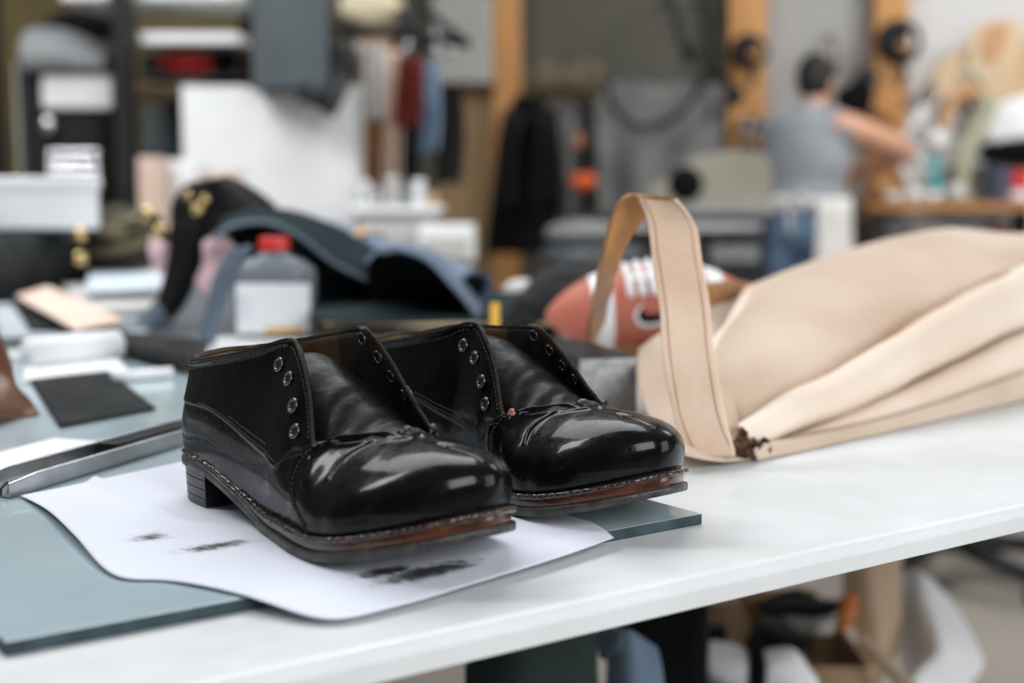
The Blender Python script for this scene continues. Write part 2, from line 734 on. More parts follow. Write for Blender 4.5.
def g_ring(c, nrm, R, r, n=28, m=10, flat=.6):
    nrm = Vector(nrm).normalized()
    a = nrm.orthogonal().normalized()
    b = nrm.cross(a)
    c = Vector(c)
    V, F = [], []
    for i in range(n):
        t = 2 * PI * i / n
        d = a * math.cos(t) + b * math.sin(t)
        for j in range(m):
            s = 2 * PI * j / m
            V.append(c + d * (R + r * math.cos(s)) + nrm * (r * flat * math.sin(s)))
    for i in range(n):
        for j in range(m):
            F.append((i * m + j, ((i + 1) % n) * m + j, ((i + 1) % n) * m + (j + 1) % m, i * m + (j + 1) % m))
    return V, F


def g_disc(c, nrm, R, n=24):
    nrm = Vector(nrm).normalized()
    a = nrm.orthogonal().normalized()
    b = nrm.cross(a)
    c = Vector(c)
    V = [c + (a * math.cos(2 * PI * i / n) + b * math.sin(2 * PI * i / n)) * R for i in range(n)]
    return V, [tuple(range(n))]


SEAM_Q = [(0.0, .60), (.10, .585), (.19, .56), (.235, .54), (.31, .47), (.368, .41), (.418, .37), (.465, .345), (.507, .36)]
SEAM_F = [(.507, .36), (.53, .52), (.552, .69), (.575, .87), (.590, 1.0)]
SEAM_V = [(.605, 1.0), (.585, .93), (.568, .8), (.562, .60), (.572, .46), (.600, .29), (.648, .10), (.66, .0)]


def make_shoe(root, A, B, KA, KB, M, scuff=False, seed=0):
    rear = scuff
    featsA = [
        ('panel', (SEAM_Q + SEAM_F[1:], [(.60, 1.05), (-.02, 1.05), (-.02, .6)]), .0011, .0007),
        ('panel', (SEAM_V, [(1.05, -.01), (1.05, 1.05), (.61, 1.05)]), .0008, .0008),
        ('ridge', SEAM_V, .0012, .0013),
        ('ridge', [(.612, .985), (.64, .95), (.678, .93), (.70, .95), (.73, .985)], .0024, .0020),
        ('ridge', [(.60, .99), (.628, .90), (.668, .875), (.71, .90), (.75, .95)], -.0011, .0022),
        ('ridge', [(.615, .90), (.655, .82), (.70, .82), (.75, .88), (.79, .97)], .0013, .0018),
        ('ridge', [(.682, .47), (.676, .60), (.682, .73), (.70, .82), (.742, .92)], .0007, .0012),
        ('ridge', [(.60, .72), (.618, .60), (.626, .45)], .0007, .0016),
        ('ridge', [(.10, .93), (.25, .95), (.38, .955), (.43, .93)], -.0004, .0012),
        ('ridge', [(.0, .97), (.10, .975), (.25, .98), (.38, .985), (.455, .97)], .0009, .0013),
    ]
    featsB = [
        ('panel', (SEAM_Q + SEAM_F[1:], [(.60, 1.05), (-.02, 1.05), (-.02, .6)]), .0011, .0007),
        ('panel', (SEAM_V, [(1.05, -.01), (1.05, 1.05), (.61, 1.05)]), .0008, .0008),
        ('ridge', SEAM_V, .0012, .0013),
        ('ridge', [(.600, .985), (.64, .95), (.678, .93), (.70, .95), (.73, .985)], .0022, .0020),
        ('ridge', [(.60, .96), (.628, .90), (.668, .875), (.71, .90), (.75, .95)], -.0010, .0022),
        ('ridge', [(.615, .90), (.655, .84), (.70, .84), (.75, .90), (.79, .97)], .0012, .0018),
        ('ridge', [(.0, .97), (.10, .975), (.25, .98), (.38, .985), (.455, .97)], .0009, .0013),
    ]
    GA, NA = shoe_side(A, KA, -1, featsA)
    GB, NB = shoe_side(B, KB, 1, featsB)
    for row in (0, -1):
        avg = (GA[row] + GB[row]) / 2
        GA[row] = avg
        GB[row] = avg
    # the two sides of the upper are one skin, welded on the centre line
    VA, FA = g_array(GA)
    VB, FB = g_array(GB, True)
    V, F = join((VA, FA), (VB, FB))
    me = bpy.data.meshes.new('upper')
    me.from_pydata(V, [], F)
    nu, nv = GA.shape[:2]
    import bmesh
    mi = np.zeros(len(F), int)
    k = 0
    for side in range(2):
        ui = np.repeat(np.arange(nu - 1), nv - 1) / nu
        vi = np.tile(np.arange(nv - 1), nu - 1) / nv
        sel = (ui > .40) & (vi > .4)
        mi[k:k + len(ui)][sel] = 2
        k += len(ui)
    me.polygons.foreach_set('material_index', mi)
    me.polygons.foreach_set('use_smooth', [True] * len(F))
    bm = bmesh.new()
    bm.from_mesh(me)
    cen = [v for v in bm.verts if abs(v.co.y) < 2e-4]
    bmesh.ops.remove_doubles(bm, verts=cen, dist=3e-4)
    bmesh.ops.remove_doubles(bm, verts=[v for v in bm.verts if v.co.x > .22], dist=2e-5)
    bm.to_mesh(me)
    bm.free()
    # orientation: make normals point outward
    me.update()
    o = bpy.data.objects.new('upper', me)
    link(o, root, [M['black'], M['lining'], M['black'], M['black_inner']])
    up = 0
    for pi_ in range(nv * 10, len(FA), 997):
        p = me.polygons[pi_]
        c = p.center - Vector((.1, 0, .04))
        up += 1 if p.normal.dot(c) > 0 else -1
    if up < 0:
        me.flip_normals()
    md = o.modifiers.new('solidify', 'SOLIDIFY')
    md.thickness = .0024
    md.offset = -1
    md.material_offset = 1
    md.use_even_offset = False

    # piping along the facing edges, collar roll and the vamp edge
    def edge(Gx, u0, u1, r, n=60, dv=1.0):
        return [Vector(uv_point(Gx, u0 + (u1 - u0) * i / n, dv)) - Vector((0, 0, .0006)) for i in range(n + 1)]
    roll = join(g_tube([p for p in edge(GA, 0, .458, 0)], .0011, 8), g_tube(edge(GB, 0, .458, 0), .0011, 8))
    mesh('collar_binding', *roll, M['black'], root)
    for Gx in (GA, GB):
        path = edge(Gx, .455, .585, 0, 50)
        path = [p + Vector((noise.noise(p * 160) * .0005, 0, noise.noise(p * 150 + Vector((3, 3, 3))) * .0005)) for p in path]
        mesh('facing_edge', *g_tube(path, .0013, 8), M['edge'], root)

    # tongue
    zm = [(.118, .105), (.135, .1015), (.150, .0955), (.165, .0885), (.180, .080), (.195, .0725), (.210, .0670), (.222, .060)]

    def tongue(u, v):
        x = .118 + .104 * u
        z = float(np.interp(x, [a for a, b in zm], [b for a, b in zm]))
        w = .026 + .013 * min(1, u * 1.4)
        y = (v * 2 - 1) * w + .001
        cr = .0005 * math.sin(x * 480 + y * 160 + 4 * noise.noise(Vector((x * 40, y * 30, 2)))) * math.exp(-((x - .19) / .02) ** 2)
        zz = z - .020 * (abs(v * 2 - 1)) ** 2.2 * (w / .03) - .004 + cr
        zz -= .0015 * math.exp(-((u) / .04) ** 2)
        return x, y, zz + .0012 * noise.noise(Vector((x * 70, y * 25, seed)))
    V, F = g_grid(tongue, 70, 40)
    mesh('tongue', V, F, M['tongue'], root, solid=.003, mat2=M['lining'])

    # insole
    u = np.linspace(.02, .75, 60)
    PA, PB = shoe_outline(A, KA, u), shoe_outline(B, KB, u)
    V, F = [], []
    for i in range(60):
        z = float(sole_z(PA[i, 0]) + stack_h(PA[i, 0])) + .003
        for k in range(8):
            p = PA[i] * (1 - k / 7) + PB[i] * (k / 7)
            V.append((p[0], p[1] * .93, z))
    for i in range(59):
        for k in range(7):
            F.append((i * 8 + k, (i + 1) * 8 + k, (i + 1) * 8 + k + 1, i * 8 + k + 1))
    mesh('insole', V, F, M['lining'], root)

    # sole stack
    to = lambda x: .0055 + 0 * x
    tm = lambda x: .0012 + .0033 * sstep(.08, .19, x)
    off_out = lambda x: .0020 + .0030 * sstep(.10, .19, x)
    off_mid = lambda x: .0008 + .0016 * sstep(.10, .19, x)
    off_welt = lambda x: .0012 + .0034 * sstep(.09, .18, x)
    z0 = lambda x: sole_z(x)
    z1 = lambda x: sole_z(x) + to(x) - .0010 * sstep(.25, .30, x)
    z2 = lambda x: sole_z(x) + to(x) + tm(x)
    z3 = lambda x: sole_z(x) + stack_h(x) + .0006
    zi = lambda x: z1(x) - .001
    mesh('outsole', *sole_band(A, B, KA, KB, off_out, z0, z1, rnd=.0011), M['sole'], root)
    mesh('midsole', *sole_band(A, B, KA, KB, off_mid, zi, lambda x: z2(x) + .0006, rnd=.0008), M['welt_brown'], root)
    n = 240
    wv = np.array([.00045 * math.sin(i * 1.05) + .0004 * math.sin(i * .37 + seed) for i in range(2 * n - 2)])
    mesh('welt', *sole_band(A, B, KA, KB, off_welt, z2, z3, rnd=.0012, wav=wv), M['welt'], root)
    mesh('heel', *heel_block(A, B, KA, KB), M['heel'], root, smooth=False, bevel=.0003)

    # welt stitches on the top of the welt
    st = []
    for pts, KK, sg in ((A, KA, 1), (B, KB, -1)):
        uu = np.linspace(.34, 1, 900)
        Pq = shoe_outline(pts, KK, uu)
        t = np.gradient(Pq, axis=0)
        t /= np.linalg.norm(t, axis=1)[:, None] + 1e-12
        nr = np.stack([t[:, 1], -t[:, 0], 0 * t[:, 0]], 1) * sg
        s = np.concatenate([[0], np.cumsum(np.linalg.norm(np.diff(Pq, axis=0), axis=1))])
        q = .002
        while q < s[-1]:
            i = int(np.searchsorted(s, q))
            if i >= len(Pq) - 1:
                break
            c = Pq[i] + nr[i] * (float(off_welt(Pq[i, 0])) - .0002)
            z = float(z3(Pq[i, 0]))
            a = Vector(c - t[i] * .0014)
            b = Vector(c + t[i] * .0014)
            a.z = z - .0022
            b.z = z - .0002
            mid = (a + b) / 2 + Vector(nr[i]) * .0005
            st.append(g_tube([a, mid, b], [.0004, .0007, .0004], 6))
            q += .0038
    mesh('welt_stitching', *join(*st), M['thread_dark'], root)

    # stitching on the upper
    def shift(uvs, dv, du=0):
        return [(a + du, b + dv) for a, b in uvs]
    ss = []
    for G, N in ((GA, NA), (GB, NB)):
        ss.append(stitches(G, N, shift(SEAM_Q[2:], .035)))
        ss.append(stitches(G, N, shift(SEAM_Q[4:-1], .065, .003)))
        ss.append(stitches(G, N, [(.02, .945), (.10, .945), (.25, .945), (.38, .95), (.43, .955), (.452, .95)], gap=.0036))
        ss.append(stitches(G, N, [(.462, .955), (.49, .95), (.515, .945), (.54, .935), (.565, .92)], gap=.003))
        ss.append(stitches(G, N, [(.515, .40), (.54, .54), (.562, .70), (.575, .82)], gap=.003))
        ss.append(stitches(G, N, shift(SEAM_V[1:-1], .0, .009), gap=.0032))
    mesh('stitching', *join(*ss), M['thread'], root)

    # eyelets
    for G, N, evs in ((GA, NA, ((.444, .85), (.478, .81), (.507, .77), (.532, .71))), (GB, NB, ((.462, .93), (.488, .915), (.513, .905), (.539, .90)))):
        for eu, ev in evs:
            c = uv_point(G, eu, ev)
            nn = uv_point(N, eu, ev)
            nn = nn / np.linalg.norm(nn)
            V, F = g_ring(c + nn * .0010, nn, .0034, .0010)
            g2 = g_ring(c - nn * .0029, nn, .0033, .0008)
            e = mesh('eyelet', *join((V, F), g2), M['eyelet'], root)
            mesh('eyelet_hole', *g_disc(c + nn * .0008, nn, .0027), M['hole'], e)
    # counter strap line low on the heel side (stitched foxing)
    if rear:
        c = uv_point(GA, .600, .985)
        V, F = g_ball(c, .0026, 8, (1.1, .8, .8))
        mesh('frayed_patch', wobble(V, .0012, 500), F, M['red_scuff'], root)


def shoe_materials():
    d = {}
    m = material('polished_black_leather', (.0032, .0032, .0036), rough=.25, spec=.09, coat=.27, bump=.00022, bscale=260, rough_var=.10)
    b = m.node_tree.nodes['Principled BSDF']
    b.inputs['Coat Roughness'].default_value = .07
    d['black'] = m
    d['black_inner'] = material('worn_black_facing_lining', (.018, .014, .011), rough=.42, bump=.0004, bscale=420, var=.5, vscale=120)
    d['tongue'] = material('soft_black_tongue', (.0035, .0034, .0035), rough=.45, spec=.14, coat=.05, bump=.0004, bscale=200, rough_var=.12)
    d['lining'] = material('brown_leather_lining', (.075, .042, .016), rough=.5, bump=.0003, bscale=300, var=.35, vscale=60)
    d['edge'] = material('worn_facing_edge', (.008, .007, .006), rough=.4, spec=.2, bump=.0005, bscale=700, color2=(.035, .025, .018), vscale=420)
    d['sole'] = material('scuffed_black_sole', (.018, .018, .019), rough=.42, bump=.0005, bscale=300, color2=(.055, .05, .045), vscale=90, rough_var=.15)
    d['welt_brown'] = material('burnished_brown_midsole', (.035, .009, .004), rough=.22, coat=.4, bump=.0003, bscale=300, color2=(.095, .028, .011), vscale=70)
    nt = d['welt_brown'].node_tree
    bs = nt.nodes['Principled BSDF']
    old = bs.inputs['Base Color'].links[0].from_socket
    tc = nt.nodes.new('ShaderNodeTexCoord')
    sx = nt.nodes.new('ShaderNodeSeparateXYZ')
    nt.links.new(tc.outputs['Object'], sx.inputs[0])
    mr = nt.nodes.new('ShaderNodeMapRange')
    mr.inputs['From Min'].default_value = .17
    mr.inputs['From Max'].default_value = .25
    nt.links.new(sx.outputs[0], mr.inputs['Value'])
    mx = nt.nodes.new('ShaderNodeMixRGB')
    mx.inputs[1].default_value = (.012, .007, .006, 1)
    nt.links.new(mr.outputs['Result'], mx.inputs[0])
    nt.links.new(old, mx.inputs[2])
    nt.links.new(mx.outputs[0], bs.inputs['Base Color'])
    d['welt'] = material('waxed_dark_welt', (.012, .010, .009), rough=.25, coat=.5, bump=.0006, bscale=380, color2=(.05, .02, .012), vscale=80)
    d['heel'] = material('stacked_heel_black', (.012, .012, .013), rough=.34, bump=.0003, bscale=300, var=.4, vscale=100)
    d['thread'] = material('black_thread', (.016, .015, .014), rough=.5)
    d['thread_dark'] = material('waxed_welt_thread', (.035, .026, .02), rough=.28, coat=.4)
    d['eyelet'] = material('blackened_metal_eyelet', (.17, .17, .18), rough=.25, metal=.9)
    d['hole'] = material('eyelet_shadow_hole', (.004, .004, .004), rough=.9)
    d['red_scuff'] = material('raw_red_brown_fray', (.30, .07, .045), rough=.8, bump=.0008, bscale=500, color2=(.5, .3, .25), vscale=400)
    return d

# ------------------------------------------------------------------ the near worktable, glass slab and paper
M_TABLE = material('white_laminate_top', (.59, .60, .60), rough=.42, bump=.0002, bscale=60, color2=(.67, .685, .69), vscale=9, rough_var=.1)
M_TEDGE = M_TABLE
eA = P(340, 657, TABLE_Z)
eB = P(1024, 507, TABLE_Z)
ed = (eB - eA)
ed.z = 0
ed.normalize()
en = Vector((-ed.y, ed.x, 0))


def T2(a, b, z=0.0):
    """table frame: a along the front edge, b back from it, z above the table top"""
    return Vector((eA.x, eA.y, TABLE_Z)) + ed * a + en * b + Vector((0, 0, z))


tb = thing('worktable', T2(.6, .6, -.9), 'long white-topped worktable carrying the shoes, the tan bag and the clutter', 'table')
prof = [(0.0, -.016), (0.0, -.0062), (.0010, -.0050), (.0028, -.0034), (.0036, -.0030), (.0044, -.0012), (.0075, 0.0)]
V, F = [], []
a0, a1, bk = -.78, 2.35, 1.26
pts = [(b, z) for b, z in prof] + [(bk, 0), (bk, -.016)]
for a in (a0, a1):
    for b, z in pts:
        V.append(T2(a, b, z))
n = len(pts)
for i in range(n):
    j = (i + 1) % n
    F.append((i, j, n + j, n + i))
F.append(tuple(range(n))[::-1])
F.append(tuple(range(n, 2 * n)))
mesh('tabletop', V, F, M_TABLE, tb, smooth=False, bevel=.0006)
M_TLEG = material('grey_painted_steel', (.10, .10, .105), rough=.45, metal=.4, bump=.0002, bscale=80)
for a, b in ((-.6, .25), (2.32, .10), (-.6, 1.18), (2.3, .80)):
    mesh('leg', *g_box(T2(a, b, -.458), (.05, .05, .884), rz=math.atan2(ed.y, ed.x)), M_TLEG, tb, smooth=False, bevel=.003)

M_GLASS = material('green_tinted_glass_slab', (.34, .425, .46), rough=.10, spec=.6, rough_var=.06, bscale=30, color2=(.42, .51, .54), vscale=5)
M_GEDGE = material('dark_glass_edge', (.022, .038, .043), rough=.45, spec=.15, color2=(.05, .075, .085), vscale=60)
gl = thing('glass_slab', P(400, 560, TABLE_Z), 'thick green-tinted glass cutting slab under the shoes, with a dark polished edge', 'glass slab')
g0 = P(5, 642, GLASS_Z)
g1 = P(702.5, 513.5, GLASS_Z)
gd = (g1 - g0)
gd.z = 0
glen = gd.length
gd.normalize()
gn = Vector((-gd.y, gd.x, 0))


def GP(a, b, z=0):
    return Vector((g0.x, g0.y, GLASS_Z + z)) + gd * a + gn * b


fr = lambda x, y, z: GP(x, y, z)
V, F = g_prism([(0, 0), (glen, 0), (glen, 1.05), (0, 1.05)], -.0069, 0, fr)
o = mesh('slab', V, F, [M_GLASS, M_GEDGE], gl, smooth=False, bevel=.0009)
for p in o.data.polygons:
    if abs(p.normal.z) < .5:
        p.material_index = 1

# creased paper sheet
M_PAPER = material('white_drawing_paper', (.65, .67, .745), rough=.7, bump=.0004, bscale=26, detail=3)
nt = M_PAPER.node_tree
bsdf = nt.nodes['Principled BSDF']


def smudge(nt, bsdf, frame_pts, base, ink=(.03, .03, .03, 1)):
    """charcoal scribbles: noise streaks kept inside small ovals on the sheet"""
    tc = nt.nodes.new('ShaderNodeTexCoord')
    prev = None
    total = None
    for (c, ang, lx, ly, thr, sc) in frame_pts:
        mp = nt.nodes.new('ShaderNodeMapping')
        mp.vector_type = 'TEXTURE'
        mp.inputs['Location'].default_value = (c[0], c[1], c[2])
        mp.inputs['Rotation'].default_value = (0, 0, ang)
        mp.inputs['Scale'].default_value = (lx, ly, 1)
        nt.links.new(tc.outputs['Object'], mp.inputs['Vector'])
        sep = nt.nodes.new('ShaderNodeSeparateXYZ')
        nt.links.new(mp.outputs['Vector'], sep.inputs[0])
        cmb = nt.nodes.new('ShaderNodeCombineXYZ')
        nt.links.new(sep.outputs[0], cmb.inputs[0])
        nt.links.new(sep.outputs[1], cmb.inputs[1])
        ln = nt.nodes.new('ShaderNodeVectorMath')
        ln.operation = 'LENGTH'
        nt.links.new(cmb.outputs[0], ln.inputs[0])
        fall = nt.nodes.new('ShaderNodeMapRange')
        fall.inputs['From Min'].default_value = 0.0
        fall.inputs['From Max'].default_value = 1.0
        fall.inputs['To Min'].default_value = .5
        fall.inputs['To Max'].default_value = 0
        nt.links.new(ln.outputs['Value'], fall.inputs['Value'])
        nz = nt.nodes.new('ShaderNodeTexNoise')
        nz.inputs['Scale'].default_value = sc
        nz.inputs['Detail'].default_value = 10
        nz.inputs['Roughness'].default_value = .75
        sm = nt.nodes.new('ShaderNodeMapping')
        sm.inputs['Rotation'].default_value = (0, 0, -.9)
        sm.inputs['Scale'].default_value = (.25, 1.4, 1)
        nt.links.new(tc.outputs['Object'], sm.inputs['Vector'])
        nt.links.new(sm.outputs['Vector'], nz.inputs['Vector'])
        ad = nt.nodes.new('ShaderNodeMath')
        ad.operation = 'ADD'
        nt.links.new(fall.outputs['Result'], ad.inputs[0])
        nt.links.new(nz.outputs['Fac'], ad.inputs[1])
        mr = nt.nodes.new('ShaderNodeMapRange')
        mr.inputs['From Min'].default_value = thr
        mr.inputs['From Max'].default_value = thr + .09
        nt.links.new(ad.outputs[0], mr.inputs['Value'])
        if total is None:
            total = mr.outputs['Result']
        else:
            mx = nt.nodes.new('ShaderNodeMath')
            mx.operation = 'MAXIMUM'
            nt.links.new(total, mx.inputs[0])
            nt.links.new(mr.outputs['Result'], mx.inputs[1])
            total = mx.outputs[0]
    mix = nt.nodes.new('ShaderNodeMixRGB')
    mix.inputs[1].default_value = (*base, 1)
    mix.inputs[2].default_value = ink
    nt.links.new(total, mix.inputs[0])
    nt.links.new(mix.outputs[0], bsdf.inputs['Base Color'])


s1 = P(430, 571, GLASS_Z)
s2 = P(385, 573, GLASS_Z)
s3 = P(215, 548, GLASS_Z)
s4 = P(150, 540, GLASS_Z)
ga = math.atan2(gd.y, gd.x)
smudge(nt, bsdf, [((s1.x, s1.y, 0), ga + .08, .072, .019, .76, 620), ((s2.x, s2.y, 0), ga, .035, .015, .75, 620),
                  ((s3.x, s3.y, 0), ga, .06, .022, .83, 520), ((s4.x, s4.y, 0), ga + .3, .04, .028, .86, 520)], (.65, .67, .745))

# near edge of the sheet (runs along the slab's front, its tip hanging over the edge)
near_edge = [(20, 498), (45, 515), (75, 545), (112, 578), (165, 583), (205, 590), (262, 602), (330, 612), (400, 599), (480, 578), (560, 555), (614, 537)]
far_edge = [(186, 462), (200, 466), (225, 470), (255, 475), (300, 480), (350, 484), (400, 486), (440, 490), (480, 495), (520, 505), (560, 515), (590, 523)]


def paper(u, v):
    a = spline_fn([P(x, y, GLASS_Z) for x, y in near_edge])(u)
    b = spline_fn([P(x, y, GLASS_Z) for x, y in far_edge])(u)
    p = a.lerp(b, v)
    rel = (p - GP(0, 0)).dot(gn)
    z = GLASS_Z + .0008
    z += .0011 * math.exp(-((v - .0) / .12) ** 2) * (.5 + .5 * math.sin(u * 17))
    # fold line across the sheet
    z += .0030 * math.exp(-((v - .42 - .1 * u) / .030) ** 2) * max(0, 1 - u * 2.0)
    if u < .35:
        z += .004 * math.exp(-(v / .25) ** 2) * math.exp(-((u - .17) / .10) ** 2)
    if rel < 0:
        z += max(rel * .10, -.0045)
    return Vector((p.x, p.y, z))


V, F = g_grid(paper, 130, 50)
pp = mesh('drawing_paper', V, F, M_PAPER, None, solid=.0002, soffset=1)
tag(pp, 'creased white paper sheet smudged with charcoal, lying under the front shoe', 'paper')

SM = shoe_materials()
SCL = .960


def place_shoe(name, loc, rz, label, A, B, scuff, seed, KB=KEY_B):
    r = thing(name, (0, 0, 0), label, 'shoe', None)
    r['group'] = 'pair of black derby shoes on the glass slab'
    r.matrix_basis = Matrix.Translation(Vector(loc)) @ Matrix.Rotation(rz, 4, 'Z') @ Matrix.Diagonal((SCL, SCL, SCL * 1.035, 1))
    r['_local'] = 1
    make_shoe(r, A, B, KEY_A, KB, SM, scuff, seed)
    del r['_local']
    return r


SHOE_Z = GLASS_Z + .0012
A2 = [(x, -y) for x, y in OUT_B]
B2 = [(x, -y) for x, y in OUT_A]
place_shoe('derby_shoe', (-.198, .913, SHOE_Z), math.radians(-47.6),
           'unlaced polished black leather shoe nearest the table edge, its whole heel and sole side showing', OUT_A, OUT_B, False, 1.0)
place_shoe('derby_shoe', (-.098, 1.010, SHOE_Z), math.radians(-47),
           'unlaced black leather shoe behind its mate, with a small red frayed spot below its eyelets', A2, B2, True, 5.0, KEY_B_LOW)

# ------------------------------------------------------------------ the room
M_FLOOR = material('worn_concrete_floor', (.22, .195, .165), rough=.75, bump=.002, bscale=6, color2=(.275, .245, .21), vscale=2.2)
M_WALL = material('olive_grey_board', (.095, .092, .072), rough=.85, bump=.001, bscale=12, color2=(.125, .12, .098), vscale=.8)
M_WALLW = material('white_painted_board', (.60, .61, .61), rough=.85, bump=.001, bscale=12, color2=(.66, .66, .66), vscale=.9)
M_WOOD = material('orange_pine_timber', (.48, .22, .065), rough=.6, bump=.001, bscale=9, color2=(.62, .32, .12), vscale=2.5, stretch=(9, 9, .6))
WY = 7.4
M_WALLD = material('dim_brown_grey_wall', (.09, .085, .08), rough=.9, bump=.001, bscale=12, var=.15, vscale=1.0)

o = mesh('floor', *g_box((.5, 2.55, -.05), (9.6, 9.8, .1)), M_FLOOR, smooth=False)
tag(o, kind='structure')
o = mesh('wall_back', *g_box((-1.25, WY + .05, 1.7), (5.9, .1, 3.4)), M_WALL, smooth=False)
tag(o, kind='structure')
M_WALLG = material('pale_grey_board', (.34, .34, .335), rough=.85, bump=.001, bscale=12, color2=(.40, .40, .395), vscale=.8)
o = mesh('wall_back_middle', *g_box((1.52, WY - .005, 1.7), (.70, .09, 3.4)), M_WALLG, smooth=False)
tag(o, kind='structure')
o = mesh('wall_back_pale', *g_box((3.35, WY + .05, 1.7), (3.3, .1, 3.4)), M_WALLW, smooth=False)
o.name = 'wall_back_right'
tag(o, kind='structure')
o = mesh('wall_front', *g_box((.5, -2.3, 1.7), (9.4, .1, 3.4)), M_WALLD, smooth=False)
tag(o, kind='structure')
o = mesh('wall_right', *g_box((5.25, 2.55, 1.7), (.1, 9.7, 3.4)), M_WALLD, smooth=False)
tag(o, kind='structure')
o = mesh('wall_left', *g_box((-4.25, 3.7, 1.7), (.1, 9.4, 3.4)), M_WALL, smooth=False)
tag(o, kind='structure')


def post(px, pxr, name='timber_post', label='', Y=7.28, top=3.3, base=0.0, group=None):
    a = PY(px, 200, Y)
    b = PY(pxr, 200, Y)
    w = (b - a).length
    c = (a + b) / 2
    o = mesh(name, *g_box((c.x, Y, (top + base) / 2), (w, .12, top - base)), M_WOOD, smooth=False, bevel=.006)
    tag(o, label, 'timber post', group)
    return o


post(493, 521, label='orange pine wall stud behind the black hanging coat')
post(725, 762, label='broad pine wall stud hung with a coil and clamp, behind the machine head')
post(868, 901, label='pine wall stud beyond the standing worker, with tools hung on it')

# plywood door
M_DOOR = material('tan_plywood', (.30, .19, .085), rough=.6, bump=.0008, bscale=8, color2=(.38, .25, .12), vscale=2, stretch=(6, 6, .5))
a, b = PY(436, 85, 7.3), PY(494, 85, 7.3)
dz = a.z
o = mesh('door_1', *g_box(((a.x + b.x) / 2, 7.34, dz / 2), (b.x - a.x, .06, dz)), M_DOOR, smooth=False, bevel=.004)
tag(o, kind='structure')
rails = [g_box(((a.x + b.x) / 2 + dx, 7.30, dz / 2), (.045, .03, dz)) for dx in (-.13, .13)]
mesh('door_frame', *join(*rails), M_DOOR, o, smooth=False, bevel=.003)

M_WHITE = material('white_enamel', (.87, .88, .89), rough=.35, bump=.0003, bscale=20, var=.03)
M_OFFW = material('offwhite_paint', (.55, .54, .52), rough=.5, bump=.0003, bscale=20, var=.05)
M_GREYP = material('mid_grey_paint', (.27, .28, .285), rough=.5, bump=.0004, bscale=20, var=.08)
M_DARK = material('dark_metal', spec=.22, color=(.022, .022, .024), rough=.4, bump=.0005, bscale=30, var=.2)
M_SLATE = material('slate_grey_panel', (.075, .09, .10), rough=.45, bump=.0004, bscale=20, var=.1)
M_CHROME = material('bright_steel', (.6, .6, .62), rough=.2, metal=1, bump=.0002, bscale=40, var=.05)
M_ORANGE = material('orange_plastic', (.80, .13, .03), rough=.4, bump=.0003, bscale=30, var=.1)
M_RED = material('red_plastic', (.60, .03, .025), rough=.35, bump=.0002, bscale=30, var=.1)
M_TAN = material('tan_cardboard', (.55, .38, .22), rough=.8, bump=.0008, bscale=30, color2=(.64, .46, .28), vscale=5)
M_PEACH = material('pale_peach_leather', (.70, .52, .42), rough=.65, bump=.0006, bscale=50, color2=(.78, .60, .50), vscale=6)
M_BLACKCL = material('black_cloth', spec=.08, color=(.005, .005, .006), rough=.95, bump=.002, bscale=40, var=.3, sheen=.1)
M_BLUECL = material('dusty_blue_cloth', (.13, .19, .28), rough=.9, bump=.002, bscale=40, color2=(.20, .28, .38), vscale=12)
M_GREYCL = material('grey_cloth', (.17, .172, .17), rough=.95, bump=.003, bscale=30, color2=(.22, .222, .22), vscale=8)
M_WHITECL = material('white_cotton', (.88, .89, .91), rough=.95, bump=.003, bscale=26, var=.04)
M_REDBR = material('oxblood_leather', (.20, .03, .02), rough=.4, bump=.0006, bscale=50, var=.3)
M_TANL = material('tan_leather', (.50, .28, .13), rough=.55, bump=.0006, bscale=50, color2=(.58, .34, .17), vscale=10)


def pxbox(name, x0, y0, x1, y1, Y, depth, mat, bevel=.01, rz=0.0, parent=None, smooth=False, taper=1.0):
    """upright box filling the world rectangle seen at those rows when it stands at depth Y"""
    a, b = PY(x0, y0, Y), PY(x1, y1, Y)
    c = ((a.x + b.x) / 2, Y + depth / 2, (a.z + b.z) / 2)
    return mesh(name, *g_box(c, (abs(b.x - a.x), depth, abs(a.z - b.z)), rz=rz, taper=taper), mat, parent, smooth=smooth, bevel=bevel)


def drape(name, x0, x1, y0, y1, Y, mat, parent=None, folds=4, depth=.05, taper=1.0, amp=.02, seed=0, thick=.006, lean=0.0, hem=.05):
    """hanging cloth: gathered at the top, folds deepening downwards"""
    a, b = PY(x0, y0, Y), PY(x1, y1, Y)
    w, h, cx = b.x - a.x, a.z - b.z, (a.x + b.x) / 2

    def f(u, v):
        k = 1 + (taper - 1) * u
        x = cx + (v - .5) * w * k + lean * u
        y = Y + depth * math.sin(v * folds * 2 * PI + seed + .8 * math.sin(u * 3)) * (.35 + .65 * u)
        z = a.z - h * u - hem * h * u * (.5 + .5 * math.sin(v * 5 + seed))
        n = noise.noise_vector(Vector((x * 5, seed, z * 4)))
        return Vector((x, y, z)) + n * amp
    V, F = g_grid(f, 30, 48)
    return mesh(name, V, F, mat, parent, solid=thick)


